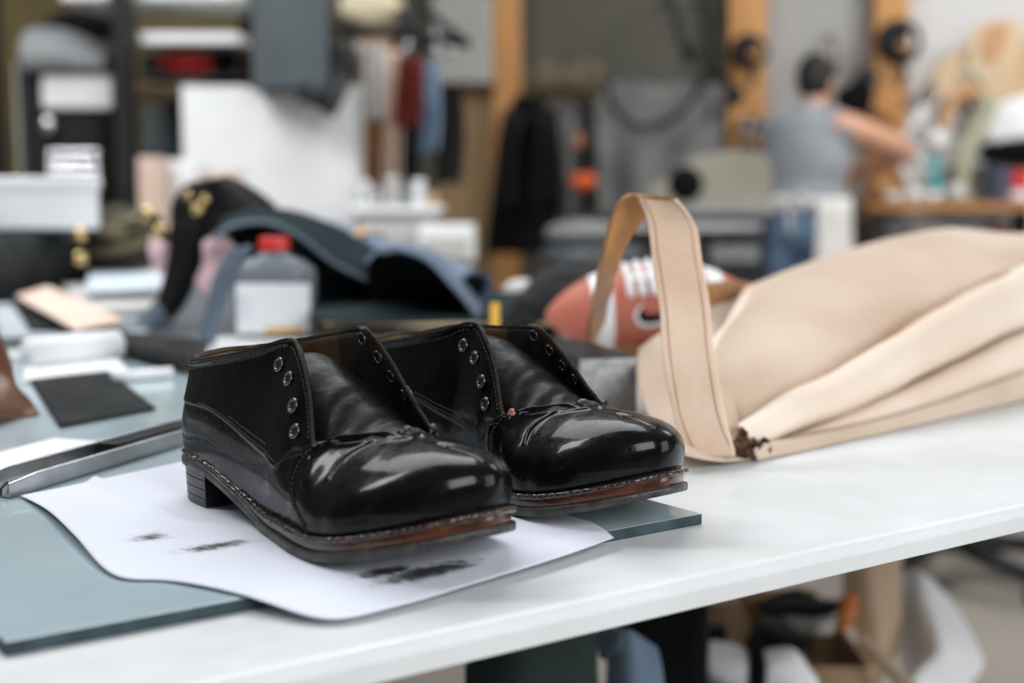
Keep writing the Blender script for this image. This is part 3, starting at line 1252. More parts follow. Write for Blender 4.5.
# ---- far left: rack, finishing machine, panel, cabinet
rk = thing('storage_rack', (PY(124, 200, 4.6).x, 4.6, 0), 'black upright steel rack post rising beside the white board, with shelves behind it', 'rack')
pxbox('upright', 108, -40, 139, 420, 4.6, .10, M_DARK, parent=rk)
for y, xa, xb in ((38, 139, 240), (-6, 60, 250), (76, 139, 246), (99, 139, 246), (155, 139, 246)):
    a = PY(xa, y, 4.7)
    b = PY(xb, y, 4.7)
    mesh('shelf', *g_box(((a.x + b.x) / 2, 4.95, a.z), (b.x - a.x, .5, .035 if y < 50 else .012)), M_WHITE if y < 50 else M_DARK, rk, smooth=False, bevel=.004)
for x in (0, 250):
    a = PY(x, 200, 5.2)
    mesh('rear_upright', *g_box((a.x, 5.2, 1.0), (.05, .05, 2.0 if x else 3.0)), M_DARK, rk, smooth=False, bevel=.004)

M_KHAKI = material('brown_hessian_backing', (.10, .075, .03), rough=.9, bump=.003, bscale=18, color2=(.16, .12, .05), vscale=4)
o = pxbox('backing_board', -60, -60, 245, 200, 6.0, .03, M_KHAKI)
tag(o, 'brown backing board standing behind the rack and the finishing machine', 'board')

fm = thing('finishing_machine', (PY(75, 200, 4.9).x, 5.1, 0), 'grey-hooded shoe finishing machine with a bright white front window, beside the black rack post', 'machine')
a = PY(75, 50, 4.9)


def hood(u, v):
    th = PI * v
    w = PY(105, 40, 4.9).x - PY(20, 40, 4.9).x
    prof = .5 + .5 * math.cos(u * PI)
    x = PY(20, 40, 4.9).x + w * u
    zt = PY(60, 22 + 26 * max(0, (u - .3) / .7) ** 1.2, 4.9).z
    zb = PY(60, 70, 4.9).z
    return Vector((x, 5.1 - .22 * math.cos(th), zb + (zt - zb) * math.sin(th) ** .5))


V, F = g_grid(hood, 20, 20)
mesh('hood', V, F, M_GREYP, fm, solid=.01)
pxbox('body', 22, 66, 108, 330, 4.95, .35, M_DARK, parent=fm, bevel=.015)
pxbox('side_panel', 14, 62, 26, 330, 4.92, .4, M_OFFW, parent=fm, bevel=.006)
pxbox('window_panel', 40, 73, 112, 109, 4.92, .03, M_WHITE, parent=fm, bevel=.012)
for yy in (150, 160, 169):
    pxbox('roller', 46, yy, 100, yy + 5, 4.90, .05, M_CHROME, parent=fm, bevel=.01)
c = PY(47, 125, 4.9)
mesh('dial', *g_ball((c.x, 4.9, c.z), .030, 12, (1, .5, 1)), M_CHROME, fm)
for x, y in ((75, 22), (90, 28), (100, 34)):
    c = PY(x, y, 5.3)
    pass
bg1 = PY(85, 28, 5.4)
V, F = g_ball((bg1.x, 5.4, bg1.z), .13, 14, (1.3, .8, .5))
o = mesh('cloth_bundle', wobble(V, .05, 7), F, M_BLACKCL)
tag(o, 'black cloth bundle heaped behind the grey machine hood', 'bundle')

c = PY(186, 76, 4.9)
c.z = PY(186, 76, 4.7).z + .037
bowl = [(0, -.03), (.05, -.03), (.085, .0), (.10, .04), (.094, .04), (.08, .004), (.045, -.022), (0, -.022)]
o = mesh('bowl', *g_lathe((c.x, 4.9, c.z + .0), bowl, 32, cap=False), M_RED)
tag(o, 'small red bowl under the bright shelf of the rack', 'bowl')
for k, (x, y, s, mt, lb) in enumerate(((160, 78, (.10, .06, .02), M_TAN, 'tan leather offcut lying flat under the red bowl'), (182, 88, (.06, .05, .03), M_PEACH, 'small pale leather offcut below the red bowl, next to the white board'))):
    c = PY(x, y, 4.8)
    V, F = g_ball((c.x - .02 + .04 * k, 4.8, PY(x, 99, 4.7).z + .022 + s[2]), 1.0, 10, s)
    o = mesh('leather_offcut', wobble(V, .015, 14, k), F, mt)
    tag(o, lb, 'offcut')
for k, (x0, y0, x1, y1, mt, lb) in enumerate(((141, 110, 179, 153, M_SLATE, 'slate grey box between the rack post and the white board'), (141, 55, 166, 80, M_DARK, 'black box under the rack shelf, close to the rack post'), (210, 55, 236, 80, M_DARK, 'black box under the rack shelf, close to the slate cabinet'))):
    o = pxbox('storage_box', x0, y0, x1, y1, 5.0, .13, mt)
    tag(o, lb, 'box')
    pxbox('lid', x0, y0 - 2, x1, y0 + 5, 4.99, .15, mt, parent=o)

wb = thing('display_board', (PY(270, 200, 4.6).x, 4.65, .7), 'large blank white board leaning behind the black leather and the bottle', 'board')
pxbox('panel', 181, 86, 361, 250, 4.6, .02, M_WHITE, parent=wb, bevel=.004)
pxbox('rim', 356, 84, 363, 250, 4.59, .03, M_OFFW, parent=wb, bevel=.002)
for k, (x0, y0, x1, y1) in enumerate(((137, 157, 170, 235), (168, 160, 205, 240), (200, 170, 246, 240))):
    o = pxbox('peach_carton', x0, y0, x1, 185 + 1422 * 1.105 / (3.9 + .12 * k) - 6, 3.9 + .12 * k, .10, [M_PEACH, M_WHITE, M_PEACH][k], bevel=.004)
    tag(o, ['peach carton standing nearest the rack post', 'white carton standing between the two peach ones', 'wider peach carton standing in front of the white board'][k], 'carton')

cb = thing('wall_cabinet', (PY(290, 60, 4.4).x, 4.5, 2.0), 'hanging slate grey cabinet box over the white board', 'cabinet')
pxbox('carcass', 247, -30, 330, 90, 4.42, .3, M_DARK, parent=cb, bevel=.01)
pxbox('door', 250, -28, 328, 88, 4.40, .02, M_SLATE, parent=cb, bevel=.006)
a = PY(322, 60, 4.38)
V, F = g_tube([PY(300, 92, 4.4), PY(318, 96, 4.4), PY(330, 108, 4.4), PY(338, 88, 4.45), PY(336, 50, 4.5)], [.03, .035, .03, .035, .02], 10)
mesh('bracket', V, F, M_DARK, cb)

# ---- hanging leathers and clothes between the board and the door
rl = thing('hanging_rail', (PY(400, 40, 4.9).x, 4.9, 2.2), 'dark overhead rail with hooks that carries leathers and clothes', 'rail')
mesh('bar', *g_tube([PY(335, 30, 4.9), PY(400, 34, 4.9), PY(470, 44, 4.9)], .018, 10), M_DARK, rl)
for x in (352, 378, 404, 432, 452):
    p = PY(x, 36, 4.9)
    mesh('hook', *g_tube([p + Vector((0, 0, .02)), p + Vector((.02, 0, 0)), p + Vector((.01, 0, -.05)), p + Vector((-.02, 0, -.07))], .006, 8), M_CHROME, rl)
for x0, y0, x1, y1, r in ((335, 45, 350, 75, .02), (425, 10, 468, 44, .014), (398, 10, 430, 50, .018)):
    mesh('brace', *g_tube([PY(x0, y0, 4.88), PY(x1, y1, 4.88)], r, 8), M_DARK, rl)
hang = [
    ('leather_hide', 357, 392, 40, 200, M_TANL, 2, 'tan leather hide hanging nearest the white board', 4.95),
    ('leather_hide', 360, 385, 45, 118, M_OFFW, 2, 'short off-white hide over the tan one on the rail', 4.85),
    ('leather_hide', 383, 402, 50, 196, M_PEACH, 2, 'long pale peach hide strip next to the oxblood one', 4.88),
    ('leather_hide', 396, 422, 58, 125, M_REDBR, 3, 'glossy oxblood hide hanging mid rail', 4.84),
    ('leather_hide', 400, 420, 120, 178, M_DARK, 2, 'black hide tail hanging below the oxblood one', 4.90),
    ('work_shirt', 420, 440, 62, 150, M_BLUECL, 2, 'pale blue shirt sleeve hanging from the rail', 4.86),
    ('work_jacket', 434, 461, 85, 182, M_BLACKCL, 3, 'dark jacket hanging from the end of the rail, before the plywood door', 4.92),
]
for k, (nm, x0, x1, y0, y1, mt, fo, lb, Y) in enumerate(hang):
    o = drape(nm, x0, x1, y0, y1, Y, mt, folds=fo, depth=.03, seed=k * 1.3, amp=.015)
    tag(o, lb, 'leather' if nm == 'leather_hide' else 'clothing', 'hides and clothes on the overhead rail')
M_CREAM = material('cream_cloth', (.55, .47, .33), rough=.9, bump=.002, bscale=30, var=.1)
c = PY(370, 8, 5.0)
V, F = g_ball((c.x, 5.0, c.z), .10, 12, (1.1, .7, .75))
o = mesh('cream_bag', wobble(V, .03, 9), F, M_CREAM)
tag(o, 'cream cloth bag lying on top above the overhead rail', 'bag')
uc = thing('upper_cabinet', (PY(461, 40, 7.1).x, 7.2, 2.2), 'pale grey cupboard mounted high above the plywood door', 'cabinet')
pxbox('carcass', 431, -30, 492, 84, 7.1, .25, M_OFFW, parent=uc, bevel=.01)
pxbox('door', 433, -28, 490, 82, 7.08, .02, material('pale_grey_door', (.36, .35, .33), rough=.5, bump=.0003, bscale=20, var=.05), parent=uc, bevel=.006)

# cluttered white shelf below the hanging hides
sh = thing('tool_trolley', (PY(400, 230, 4.4).x, 4.6, 0), 'pale trolley of drawers crowded with small tins below the hides', 'trolley')
pxbox('top', 350, 207, 441, 214, 4.4, .35, M_WHITE, parent=sh)
pxbox('carcass', 354, 214, 438, 420, 4.42, .3, M_GREYP, parent=sh)
for k in range(3):
    d = pxbox('drawer', 358, 222 + 26 * k, 434, 244 + 26 * k, 4.40, .02, M_OFFW, parent=sh, bevel=.004)
for k, (x, w, h, mt) in enumerate(((358, 12, 26, M_WHITE), (372, 10, 18, M_CHROME), (385, 14, 30, M_OFFW), (401, 11, 20, M_GREYP), (413, 12, 27, M_WHITE), (427, 11, 14, M_TAN))):
    c = PY(x + w / 2, 207, 4.55)
    r = w / 2 / 1422 * 4.55
    hh = h / 1422 * 4.55
    o = mesh('tin', *g_lathe((c.x, 4.55, c.z), [(r, 0), (r, hh * .85), (r * 1.06, hh * .86), (r * 1.06, hh), (r * .9, hh)], 20), mt)
    tag(o, ['squat white tin nearest the white board', 'low steel tin second along the trolley', 'tallest off-white tin on the trolley', 'grey tin mid trolley', 'tall white tin toward the trolley end', 'tan cardboard pot at the trolley end'][k], 'tin', 'tins on the trolley')
bx = thing('white_crate', (PY(450, 240, 4.2).x, 4.3, .9), 'low white crate with an open front in front of the plywood door', 'crate')
pxbox('shell', 418, 226, 474, 262, 4.05, .25, M_WHITE, parent=bx, bevel=.006)
pxbox('inner_panel', 424, 236, 468, 258, 4.04, .02, M_OFFW, parent=bx, bevel=.004)

# ---- coat, hook rack, trimmer
ct = thing('hanging_coat', (PY(526, 180, 6.6).x, 6.6, 1.0), 'long black coat hanging below the rack of brown hooks', 'coat')
a = PY(526, 95, 6.6)


def coat(u, v):
    th = v * 2 * PI
    w = (.075 + .075 * min(1, u * 3.0) + .03 * u)
    x = PY(532 - 8 * u, 100, 6.6).x + w * math.cos(th)
    y = 6.75 + .09 * math.sin(th) + .02 * math.sin(th * 5)
    z = a.z - u * (a.z - PY(526, 254, 6.6).z)
    return Vector((x, y, z)) + noise.noise_vector(Vector((x * 6, y * 6, z * 3))) * .02


V, F = g_grid(coat, 30, 40, cv=True)
mesh('coat_body', V, F, M_BLACKCL, ct, solid=.01)
mesh('sleeve', *g_tube([PY(548, 112, 6.6), PY(551, 150, 6.55), PY(550, 200, 6.55)], [.05, .045, .04], 12), M_BLACKCL, ct)
mesh('sleeve', *g_tube([PY(514, 112, 6.6), PY(506, 150, 6.55), PY(505, 205, 6.55)], [.05, .045, .04], 12), M_BLACKCL, ct)
M_BRN = material('brown_horn_and_brass', (.16, .11, .05), rough=.45, bump=.001, bscale=30, color2=(.28, .22, .13), vscale=15)
hk = thing('hook_rack', (PY(565, 92, 6.9).x, 6.9, 1.5), 'brown rack of branching horn hooks on the grey wall', 'hook rack')
pxbox('rail', 532, 88, 600, 97, 7.0, .05, M_BRN, parent=hk, bevel=.006)
for k in range(9):
    x = 534 + k * 8
    p = PY(x, 92, 6.95)
    s = 1 if k % 2 else -1
    q = [p, p + Vector((.01 * s, -.08, .03)), p + Vector((.03 * s, -.10, .08 + .02 * (k % 3))), p + Vector((.05 * s, -.08, .11 + .02 * (k % 3)))]
    mesh('horn_hook', *g_tube(q, [.018, .016, .014, .005], 8), M_BRN, hk)
tr = thing('strap_trimmer', (PY(580, 150, 6.6).x, 6.6, 1.0), 'orange and black hand tool hanging on straps beside the coat', 'tool')
mesh('strap', *g_tube([PY(582, 100, 6.7), PY(580, 128, 6.6), PY(578, 160, 6.6)], .012, 8), M_DARK, tr)
mesh('strap', *g_tube([PY(590, 100, 6.7), PY(590, 135, 6.6), PY(586, 168, 6.6)], .012, 8), M_DARK, tr)
c = PY(583, 181, 6.6)
V, F = g_ball((c.x, 6.6, c.z), .062, 12, (1.0, .7, .72))
mesh('orange_housing', V, F, M_ORANGE, tr)
c = PY(583, 168, 6.6)
mesh('black_cap', *g_ball((c.x, 6.58, c.z), .04, 10, (1, .8, .6)), M_DARK, tr)
c = PY(578, 141, 6.6)
mesh('tag', *g_ball((c.x, 6.58, c.z), .03, 10, (.7, .6, 1.4)), material('faded_red_tag', (.45, .16, .10), rough=.6, bump=.0005, bscale=20, var=.2), tr)
o = drape('pale_cloth', 556, 576, 108, 236, 6.95, M_GREYCL, folds=2, depth=.02, seed=3)
tag(o, 'pale grey cloth strip hanging between the coat and the orange tool', 'cloth')
o = drape('hanging_tarp', 596, 722, 82, 216, 7.15, M_GREYCL, folds=2.5, depth=.035, seed=5, amp=.03, hem=.02)
tag(o, 'wide grey tarp hung on the wall under a slack cable', 'tarp')
pts = catmull([PY(606, 84, 7.0), PY(616, 112, 6.95), PY(640, 127, 6.95), (PY(668, 122, 6.95)), PY(692, 100, 6.98), PY(706, 76, 7.0)], 8)
o = mesh('slack_cable', *g_tube(pts, .017, 8), M_DARK)
tag(o, 'dark cable drooping in a loop in front of the grey tarp', 'cable')
for k, (pp_, lb) in enumerate((([(668, -10), (676, 20), (682, 44), (690, 52)], 'dark curved tool hanging above the tarp, its lower end hooked'), ([(704, -10), (706, 24), (713, 50), (726, 78), (735, 96)], 'long dark tool hanging beside the broad pine stud'))):
    o = mesh('hanging_tool', *g_tube(catmull([PY(x, y, 7.05) for x, y in pp_], 6), .02, 8), M_DARK)
    tag(o, lb, 'tool')
    h = mesh('tool_head', *g_ball(PY(pp_[-1][0], pp_[-1][1], 7.05), .045, 10, (1, .6, 1.2)), M_DARK, o)
    h.matrix_parent_inverse = Matrix.Identity(4)


def coil(name, px, py, Y, R, label, mt=None, n=5):
    t = thing(name, PY(px, py, Y), label, 'tool')
    c = PY(px, py, Y)
    for k in range(n):
        r = R * (1 - .10 * k)
        pts = [c + Vector((r * math.cos(a * PI / 8) + .006 * k, -.012 * k, r * .95 * math.sin(a * PI / 8))) for a in range(16)]
        mesh('loop', *g_tube(pts, R * .13, 8, closed=True), mt or M_DARK, t)
    mesh('peg', *g_box(c + Vector((0, .03, R * .3)), (R * .9, .07, R * .5)), mt or M_DARK, t, smooth=False, bevel=.008)
    mesh('tail', *g_tube(catmull([c + Vector((0, -.03, -R * .7)), c + Vector((.02, -.03, -R * 1.5)), c + Vector((-.01, -.03, -R * 2.1))], 6), R * .16, 8), mt or M_DARK, t)
    return t


coil('cable_coil', 749, 52, 7.1, .085, 'black cable coil hung high on the broad pine stud')
coil('cable_coil', 899, 42, 7.1, .105, 'larger black cable coil hung on the stud beyond the worker')
cl = thing('bar_clamp', PY(748, 135, 7.1), 'black bar clamp hung low on the broad pine stud', 'clamp')
pxbox('jaw', 738, 118, 760, 132, 7.1, .06, M_DARK, parent=cl)
pxbox('bar', 744, 120, 750, 152, 7.08, .04, M_CHROME, parent=cl)
pxbox('lower_jaw', 740, 142, 758, 154, 7.09, .05, M_DARK, parent=cl)
pc = thing('tool_pouch', PY(858, 88, 7.0), 'black tool pouch hanging between the worker and the coiled cable', 'pouch')
V, F = g_ball(PY(857, 98, 7.0), .085, 12, (1.0, .6, 1.15))
mesh('pouch', wobble(V, .03, 10), F, M_BLACKCL, pc)
V, F = g_ball(PY(866, 78, 7.0), .06, 12, (1.0, .6, 1.2))
mesh('flap', wobble(V, .03, 10, 4), F, M_DARK, pc)
o = mesh('brown_strap', *g_tube([PY(832, 34, 7.2), PY(834, 55, 7.2), PY(836, 78, 7.2)], .022, 8, flat=.5), M_BRN)
tag(o, 'brown leather strap hanging on the wall above the worker', 'strap')
o = mesh('wall_batten', *g_box((PY(884, 140, 7.2).x - .03, 7.2, PY(884, 108, 7.2).z), (.22, .05, .05), ry=.5), M_WOOD, smooth=False, bevel=.004)
tag(o, 'short slanted pine batten across the stud beyond the worker', 'batten')


def peg(parent, px, py, Y0, name='wall_peg'):
    c = PY(px, py, Y0)
    o = mesh(name, *g_tube([c, Vector((c.x, 7.395, c.z))], .009, 8), M_DARK, parent)
    return o


for nm, px, py, Y0 in (('slack_cable', 606, 84, 7.0), ('slack_cable', 706, 76, 7.0), ('bar_clamp', 747, 124, 7.1), ('strap_trimmer', 582, 101, 6.7), ('strap_trimmer', 590, 101, 6.7), ('pale_cloth', 566, 109, 6.95),
                       ('hanging_tarp', 610, 84, 7.15), ('hanging_tarp', 706, 84, 7.15), ('hanging_coat', 528, 98, 6.7), ('brown_strap', 832, 36, 7.2), ('tool_pouch', 857, 84, 7.0), ('hanging_tool', 668, -4, 7.05), ('hanging_tool.001', 704, -4, 7.05)):
    peg(bpy.data.objects[nm], px, py, Y0)

# ------------------------------------------------------------------ tan canvas bag lying on its side
M_CANVAS = material('tan_waxed_canvas', (.47, .345, .25), rough=.8, bump=.0006, bscale=240, color2=(.61, .49, .395), vscale=5)
M_CANVL = material('pale_canvas_gusset', (.68, .55, .44), rough=.75, bump=.0006, bscale=240, color2=(.77, .66, .56), vscale=6)
M_HANDLE = material('tan_leather_handle', (.68, .48, .34), rough=.5, bump=.0006, bscale=160, color2=(.80, .60, .46), vscale=16, stretch=(1, 1, 1))
M_HANDB = material('dark_tan_handle_back', (.30, .13, .035), rough=.45, bump=.0005, bscale=160, color2=(.42, .20, .065), vscale=16)
M_SINGE = material('singed_brown_edge', (.008, .004, .003), rough=.85, bump=.001, bscale=300, color2=(.14, .06, .025), vscale=140)
C0 = P(757, 461, TABLE_Z)
gdir = P(1024, 401, TABLE_Z) - C0
gdir.z = 0
gdir.normalize()
gper = Vector((-gdir.y, gdir.x, 0))


def PB(px, py, b, zmin=.0004):
    """world point seen at that row and column in the upright plane b metres behind the bag's near foot"""
    d = ray(px, py)
    o = C0 + gper * b
    t = (o - CAM).dot(gper) / d.dot(gper)
    p = CAM + d * t
    p.z = max(p.z, TABLE_Z + zmin)
    return p


def BG(a, b, z):
    return C0 + gdir * a + gper * b + Vector((0, 0, z))


bag = thing('tote_bag', BG(.25, .15, 0), 'tan canvas tote lying on its side, its leather handle standing up in a loop', 'bag')


def rows_patch(name, rows, mat, nu=60, nv=110, solid=.0022, amp=.0012, sc=22, seed=0):
    V, F = g_patch(rows, nu, nv)
    V = wobble(V, amp, sc, seed)
    V = [Vector((v[0], v[1], max(v[2], TABLE_Z + .0016))) for v in V]
    return mesh(name, V, F, mat, bag, solid=solid, soffset=0)


# big upper panel (its back edge rolls down out of sight)
top = [
    [PB(x, y, .062) for x, y in ((738, 428), (790, 392), (842, 366), (932, 312), (1012, 271), (1100, 236), (1200, 205))],
    [PB(x, y, .070) for x, y in ((728, 424), (780, 380), (838, 350), (930, 298), (1014, 262), (1100, 232), (1200, 206))],
    [PB(x, y, .10) for x, y in ((706, 398), (765, 350), (832, 318), (930, 272), (1018, 250), (1100, 228), (1200, 207))],
    [PB(x, y, .15) for x, y in ((708, 360), (760, 320), (832, 284), (932, 246), (1020, 240), (1100, 224), (1200, 208))],
    [PB(x, y, .20) for x, y in ((724, 326), (772, 292), (836, 262), (936, 233), (1022, 234), (1100, 222), (1200, 210))],
    [PB(x, y, .25) for x, y in ((744, 290), (790, 270), (846, 251), (940, 230), (1024, 236), (1100, 225), (1200, 214))],
    [PB(x, y, .30) for x, y in ((752, 292), (800, 274), (856, 257), (945, 238), (1030, 242), (1100, 232), (1200, 222))],
    [PB(x, y, .36) for x, y in ((748, 325), (800, 318), (860, 310), (950, 300), (1030, 298), (1100, 290), (1200, 280))],
]
rows_patch('main_panel', top, M_CANVAS, seed=1, amp=.0018, sc=16)
# first rolled gusset fold
f1 = [
    [PB(x, y, .062) for x, y in ((738, 430), (790, 396), (842, 370), (932, 316), (1012, 275), (1100, 240), (1200, 209))],
    [PB(x, y, .036) for x, y in ((738, 425), (786, 394), (840, 367), (930, 313), (1010, 272), (1100, 238), (1200, 207))],
    [PB(x, y, .020) for x, y in ((740, 428), (790, 400), (845, 376), (935, 326), (1013, 286), (1100, 256), (1200, 226))],
    [PB(x, y, .012) for x, y in ((752, 440), (800, 416), (850, 396), (940, 350), (1018, 312), (1100, 286), (1200, 258))],
    [PB(x, y, .020) for x, y in ((764, 442), (812, 424), (858, 406), (942, 364), (1022, 326), (1100, 300), (1200, 272))],
    [PB(x, y, .058) for x, y in ((768, 440), (815, 422), (862, 403), (944, 362), (1024, 324), (1100, 298), (1200, 270))],
]
rows_patch('gusset_fold', f1, M_CANVL, nu=40, seed=2)
f2 = [
    [PB(x, y, .058) for x, y in ((782, 438), (820, 423), (864, 404), (944, 364), (1024, 326), (1100, 300), (1200, 272))],
    [PB(x, y, .026) for x, y in ((786, 438), (824, 424), (868, 407), (946, 372), (1026, 334), (1100, 308), (1200, 280))],
    [PB(x, y, .014) for x, y in ((792, 441), (830, 430), (872, 417), (950, 389), (1028, 354), (1100, 330), (1200, 304))],
    [PB(x, y, .018) for x, y in ((798, 443), (835, 434), (878, 424), (952, 401), (1028, 372), (1100, 350), (1200, 322))],
    [PB(x, y, .055) for x, y in ((800, 443), (836, 434), (880, 424), (953, 401), (1028, 373), (1100, 350), (1200, 322))],
]
rows_patch('gusset_fold', f2, M_CANVL, nu=36, seed=3)
f3 = [
    [PB(x, y, .048) for x, y in ((758, 447), (800, 440), (850, 429), (940, 404), (1024, 374), (1100, 352), (1200, 326))],
    [PB(x, y, .006) for x, y in ((757, 445), (798, 438), (848, 427), (940, 402), (1024, 373), (1100, 351), (1200, 325))],
    [PB(x, y, -.001) for x, y in ((754, 451), (798, 445), (850, 435), (940, 411), (1024, 384), (1100, 362), (1200, 336))],
    [PB(x, y, .0) for x, y in ((755, 461), (800, 455), (850, 446), (940, 424), (1024, 401), (1100, 382), (1200, 358))],
    [BG(a, .03, .0006) for a in (0, .05, .1, .2, .38, .56, .8)],
]
rows_patch('hem_strip', f3, M_CANVAS, nu=36, seed=4, amp=.0008)
# front wall of the bag lying behind the handle and towards the block, and the lit inner flap by the mouth
inner = [
    [PB(x, y, b) for x, y, b in ((700, 350, .17), (722, 328, .19), (746, 290, .235), (756, 288, .25))],
    [PB(x, y, b) for x, y, b in ((702, 390, .11), (726, 362, .14), (752, 322, .19), (759, 314, .22))],
    [PB(x, y, b) for x, y, b in ((708, 430, .06), (718, 402, .10), (738, 366, .13), (757, 332, .16))],
    [PB(x, y, b) for x, y, b in ((720, 446, .035), (722, 430, .05), (726, 405, .08), (734, 380, .10))],
]
rows_patch('mouth_flap', inner, M_CANVL, nu=30, nv=30, seed=6, amp=.001)
und = [
    [PB(x, y, b) for x, y, b in ((638, 350, .23), (676, 322, .24), (705, 308, .26), (742, 300, .28))],
    [PB(x, y, b) for x, y, b in ((638, 384, .15), (680, 362, .16), (706, 342, .18), (742, 335, .2))],
    [PB(x, y, b) for x, y, b in ((650, 418, .08), (684, 410, .07), (708, 398, .08), (735, 385, .10))],
    [PB(x, y, b) for x, y, b in ((672, 446, .02), (696, 452, .012), (716, 450, .018), (740, 440, .03))],
    [PB(x, y, b) for x, y, b in ((680, 453, .012), (704, 458, .004), (726, 461, .002), (752, 461, .004))],
]
rows_patch('underside_panel', und, M_CANVAS, nu=40, nv=36, seed=8, amp=.0015)
# stitched seam lines along the folds
for pts, b in ((((744, 424), (790, 394), (840, 368), (930, 314), (1010, 273)), .033), (((800, 444), (850, 432), (940, 406), (1024, 377)), .001)):
    c = catmull([PB(x, y, b) for x, y in pts], 14)
    mesh('seam_piping', *g_tube(c, .0021, 6), M_HANDB, bag)
# burnt, frayed corner
sv = []
for k in range(14):
    x = 729 + k * 2.8
    cpt = PB(x, 451 - 7 * math.sin(k * .9), .002 + .003 * (k % 3))
    cpt.z = max(cpt.z, TABLE_Z + .0075)
    V, F = g_ball(cpt, .0046, 7, (1.2, .8, .75 + .2 * (k % 2)))
    sv.append((wobble(V, .0035, 260, k), F))
mesh('frayed_corner', *join(*sv), M_SINGE, bag)
sv = []
for k, (x, y) in enumerate(((742, 433), (740, 440), (745, 446), (753, 450), (760, 446), (765, 441))):
    V, F = g_ball(PB(x, y, .004), .0034, 7, (1.0, .8, 1.0))
    sv.append((wobble(V, .003, 260, k + 20), F))
mesh('singed_edge', *join(*sv), M_SINGE, bag)

# handle loop: the near run faces the camera, then turns over at the top and drops behind
near = catmull([PB(716, 455, .006), PB(702, 425, .010), PB(694, 390, .016), (PB(688, 350, .026)), PB(684, 305, .040), PB(676, 255, .058), PB(671, 222, .070), PB(657, 197, .082)], 10)
xdir = Vector((1, .05, 0))


def side_near(t):
    a = Vector((.036, -.004, 0))
    b = Vector((.030, -.018, -.004))
    return a.lerp(b, max(0, (t - .75) * 4))


V, F = g_strip(near, lambda t: .0375 * (1 - .12 * max(0, t - .8) * 5) * (1 if t > .15 else .75 + 1.7 * t), side_near, 12)
mesh('handle', wobble(V, .0008, 30), F, M_HANDLE, bag, solid=.0032, soffset=0, bevel=.0006)
far = catmull([PB(656, 197, .082), PB(646, 198, .096), PB(634, 208, .11), (PB(619, 235, .125)), PB(608, 268, .15), PY(600, 305, 1.34), PY(595, 338, 1.41), P(598, 361, TABLE_Z + .011), P(622, 356, TABLE_Z + .011), P(654, 351, TABLE_Z + .012)], 10)


def side_far(t):
    a = Vector((.030, -.018, -.004)).normalized()
    b = Vector((.55, .83, 0)).normalized()
    if t < .6:
        return a.lerp(b, min(1, t * 2.6))
    return b.lerp(Vector((0, 0, 1)), min(1, (t - .6) / .15))


V, F = g_strip(far, lambda t: .030 - .010 * min(1, max(0, (t - .6) * 5)), side_far, 12)
mesh('handle_far_run', wobble(V, .0008, 30, 3), F, M_HANDB, bag, solid=.0032, soffset=0, bevel=.0006)
for off in (-.0135, .0135):
    pts = [p + Vector(side_near(i / (len(near) - 1))).normalized() * off + Vector((0, -.0021, 0)) for i, p in enumerate(near)]
    mesh('handle_stitch_line', *g_tube(pts[4:], .0003, 5), M_HANDB, bag)
# second handle lying flat behind
hb = catmull([PB(690, 296, .24), PB(705, 296, .26), PB(722, 294, .28), PB(738, 293, .30), PB(752, 296, .31)], 8)
V, F = g_strip(hb, .027, Vector((0, .25, 1)), 8)
mesh('second_handle', V, F, M_HANDB, bag, solid=.003, soffset=0)

# ------------------------------------------------------------------ steel block, football
M_STEEL = material('pitted_grey_block', (.30, .30, .29), rough=.5, metal=.1, bump=.0014, bscale=170, color2=(.52, .52, .51), vscale=120)
M_BLKTOP = material('dark_oiled_block_side', spec=.22, color=(.014, .014, .015), rough=.4, bump=.0006, bscale=60, var=.4, vscale=30)
b0 = P(585, 418, TABLE_Z)
b1 = P(650, 421, TABLE_Z)
w = (b1 - b0).length
h = PY(600, 357, b0.y).z - TABLE_Z
bk_ = thing('anvil_block', (b0 + b1) / 2, 'heavy block with a pitted grey end and black sides, just behind the rear shoe', 'block')
o = mesh('block', *g_box(((b0.x + b1.x) / 2 - .030, b0.y + .075, TABLE_Z + h / 2), (w, .15, h), rz=.30), M_BLKTOP, bk_, smooth=False, bevel=.004, segs=3)
Rz = Matrix.Rotation(.30, 3, 'Z')
fc = Vector(((b0.x + b1.x) / 2 - .030, b0.y + .075, TABLE_Z + h / 2)) + Rz @ Vector((0, -.0755, 0))
mesh('end_face', *g_box(fc, (w - .004, .003, h - .004), rz=.30), M_STEEL, bk_, smooth=False, bevel=.0012)

M_FB = material('red_brown_football_leather', (.42, .10, .06), rough=.5, bump=.0012, bscale=320, color2=(.52, .16, .10), vscale=12)
fb = thing('football', P(640, 345, TABLE_Z), 'red-brown football with white laces and stripes and a black swoosh, seen through the bag handle', 'ball')
fy = 1.70
fc = PY(652, 309, fy)
Rf = Matrix.Rotation(.10, 3, 'Z') @ Matrix.Rotation(-.06, 3, 'Y')
RB, HB = fc.z - TABLE_Z - .0005, .130


def fbp(s, th, lift=0.0):
    """s -1..1 along the ball's long axis, th around it"""
    r = (RB + lift) * max(0.0, 1 - abs(s) ** 2.1) ** .72
    return fc + Rf @ Vector((s * HB, r * math.sin(th), r * math.cos(th)))


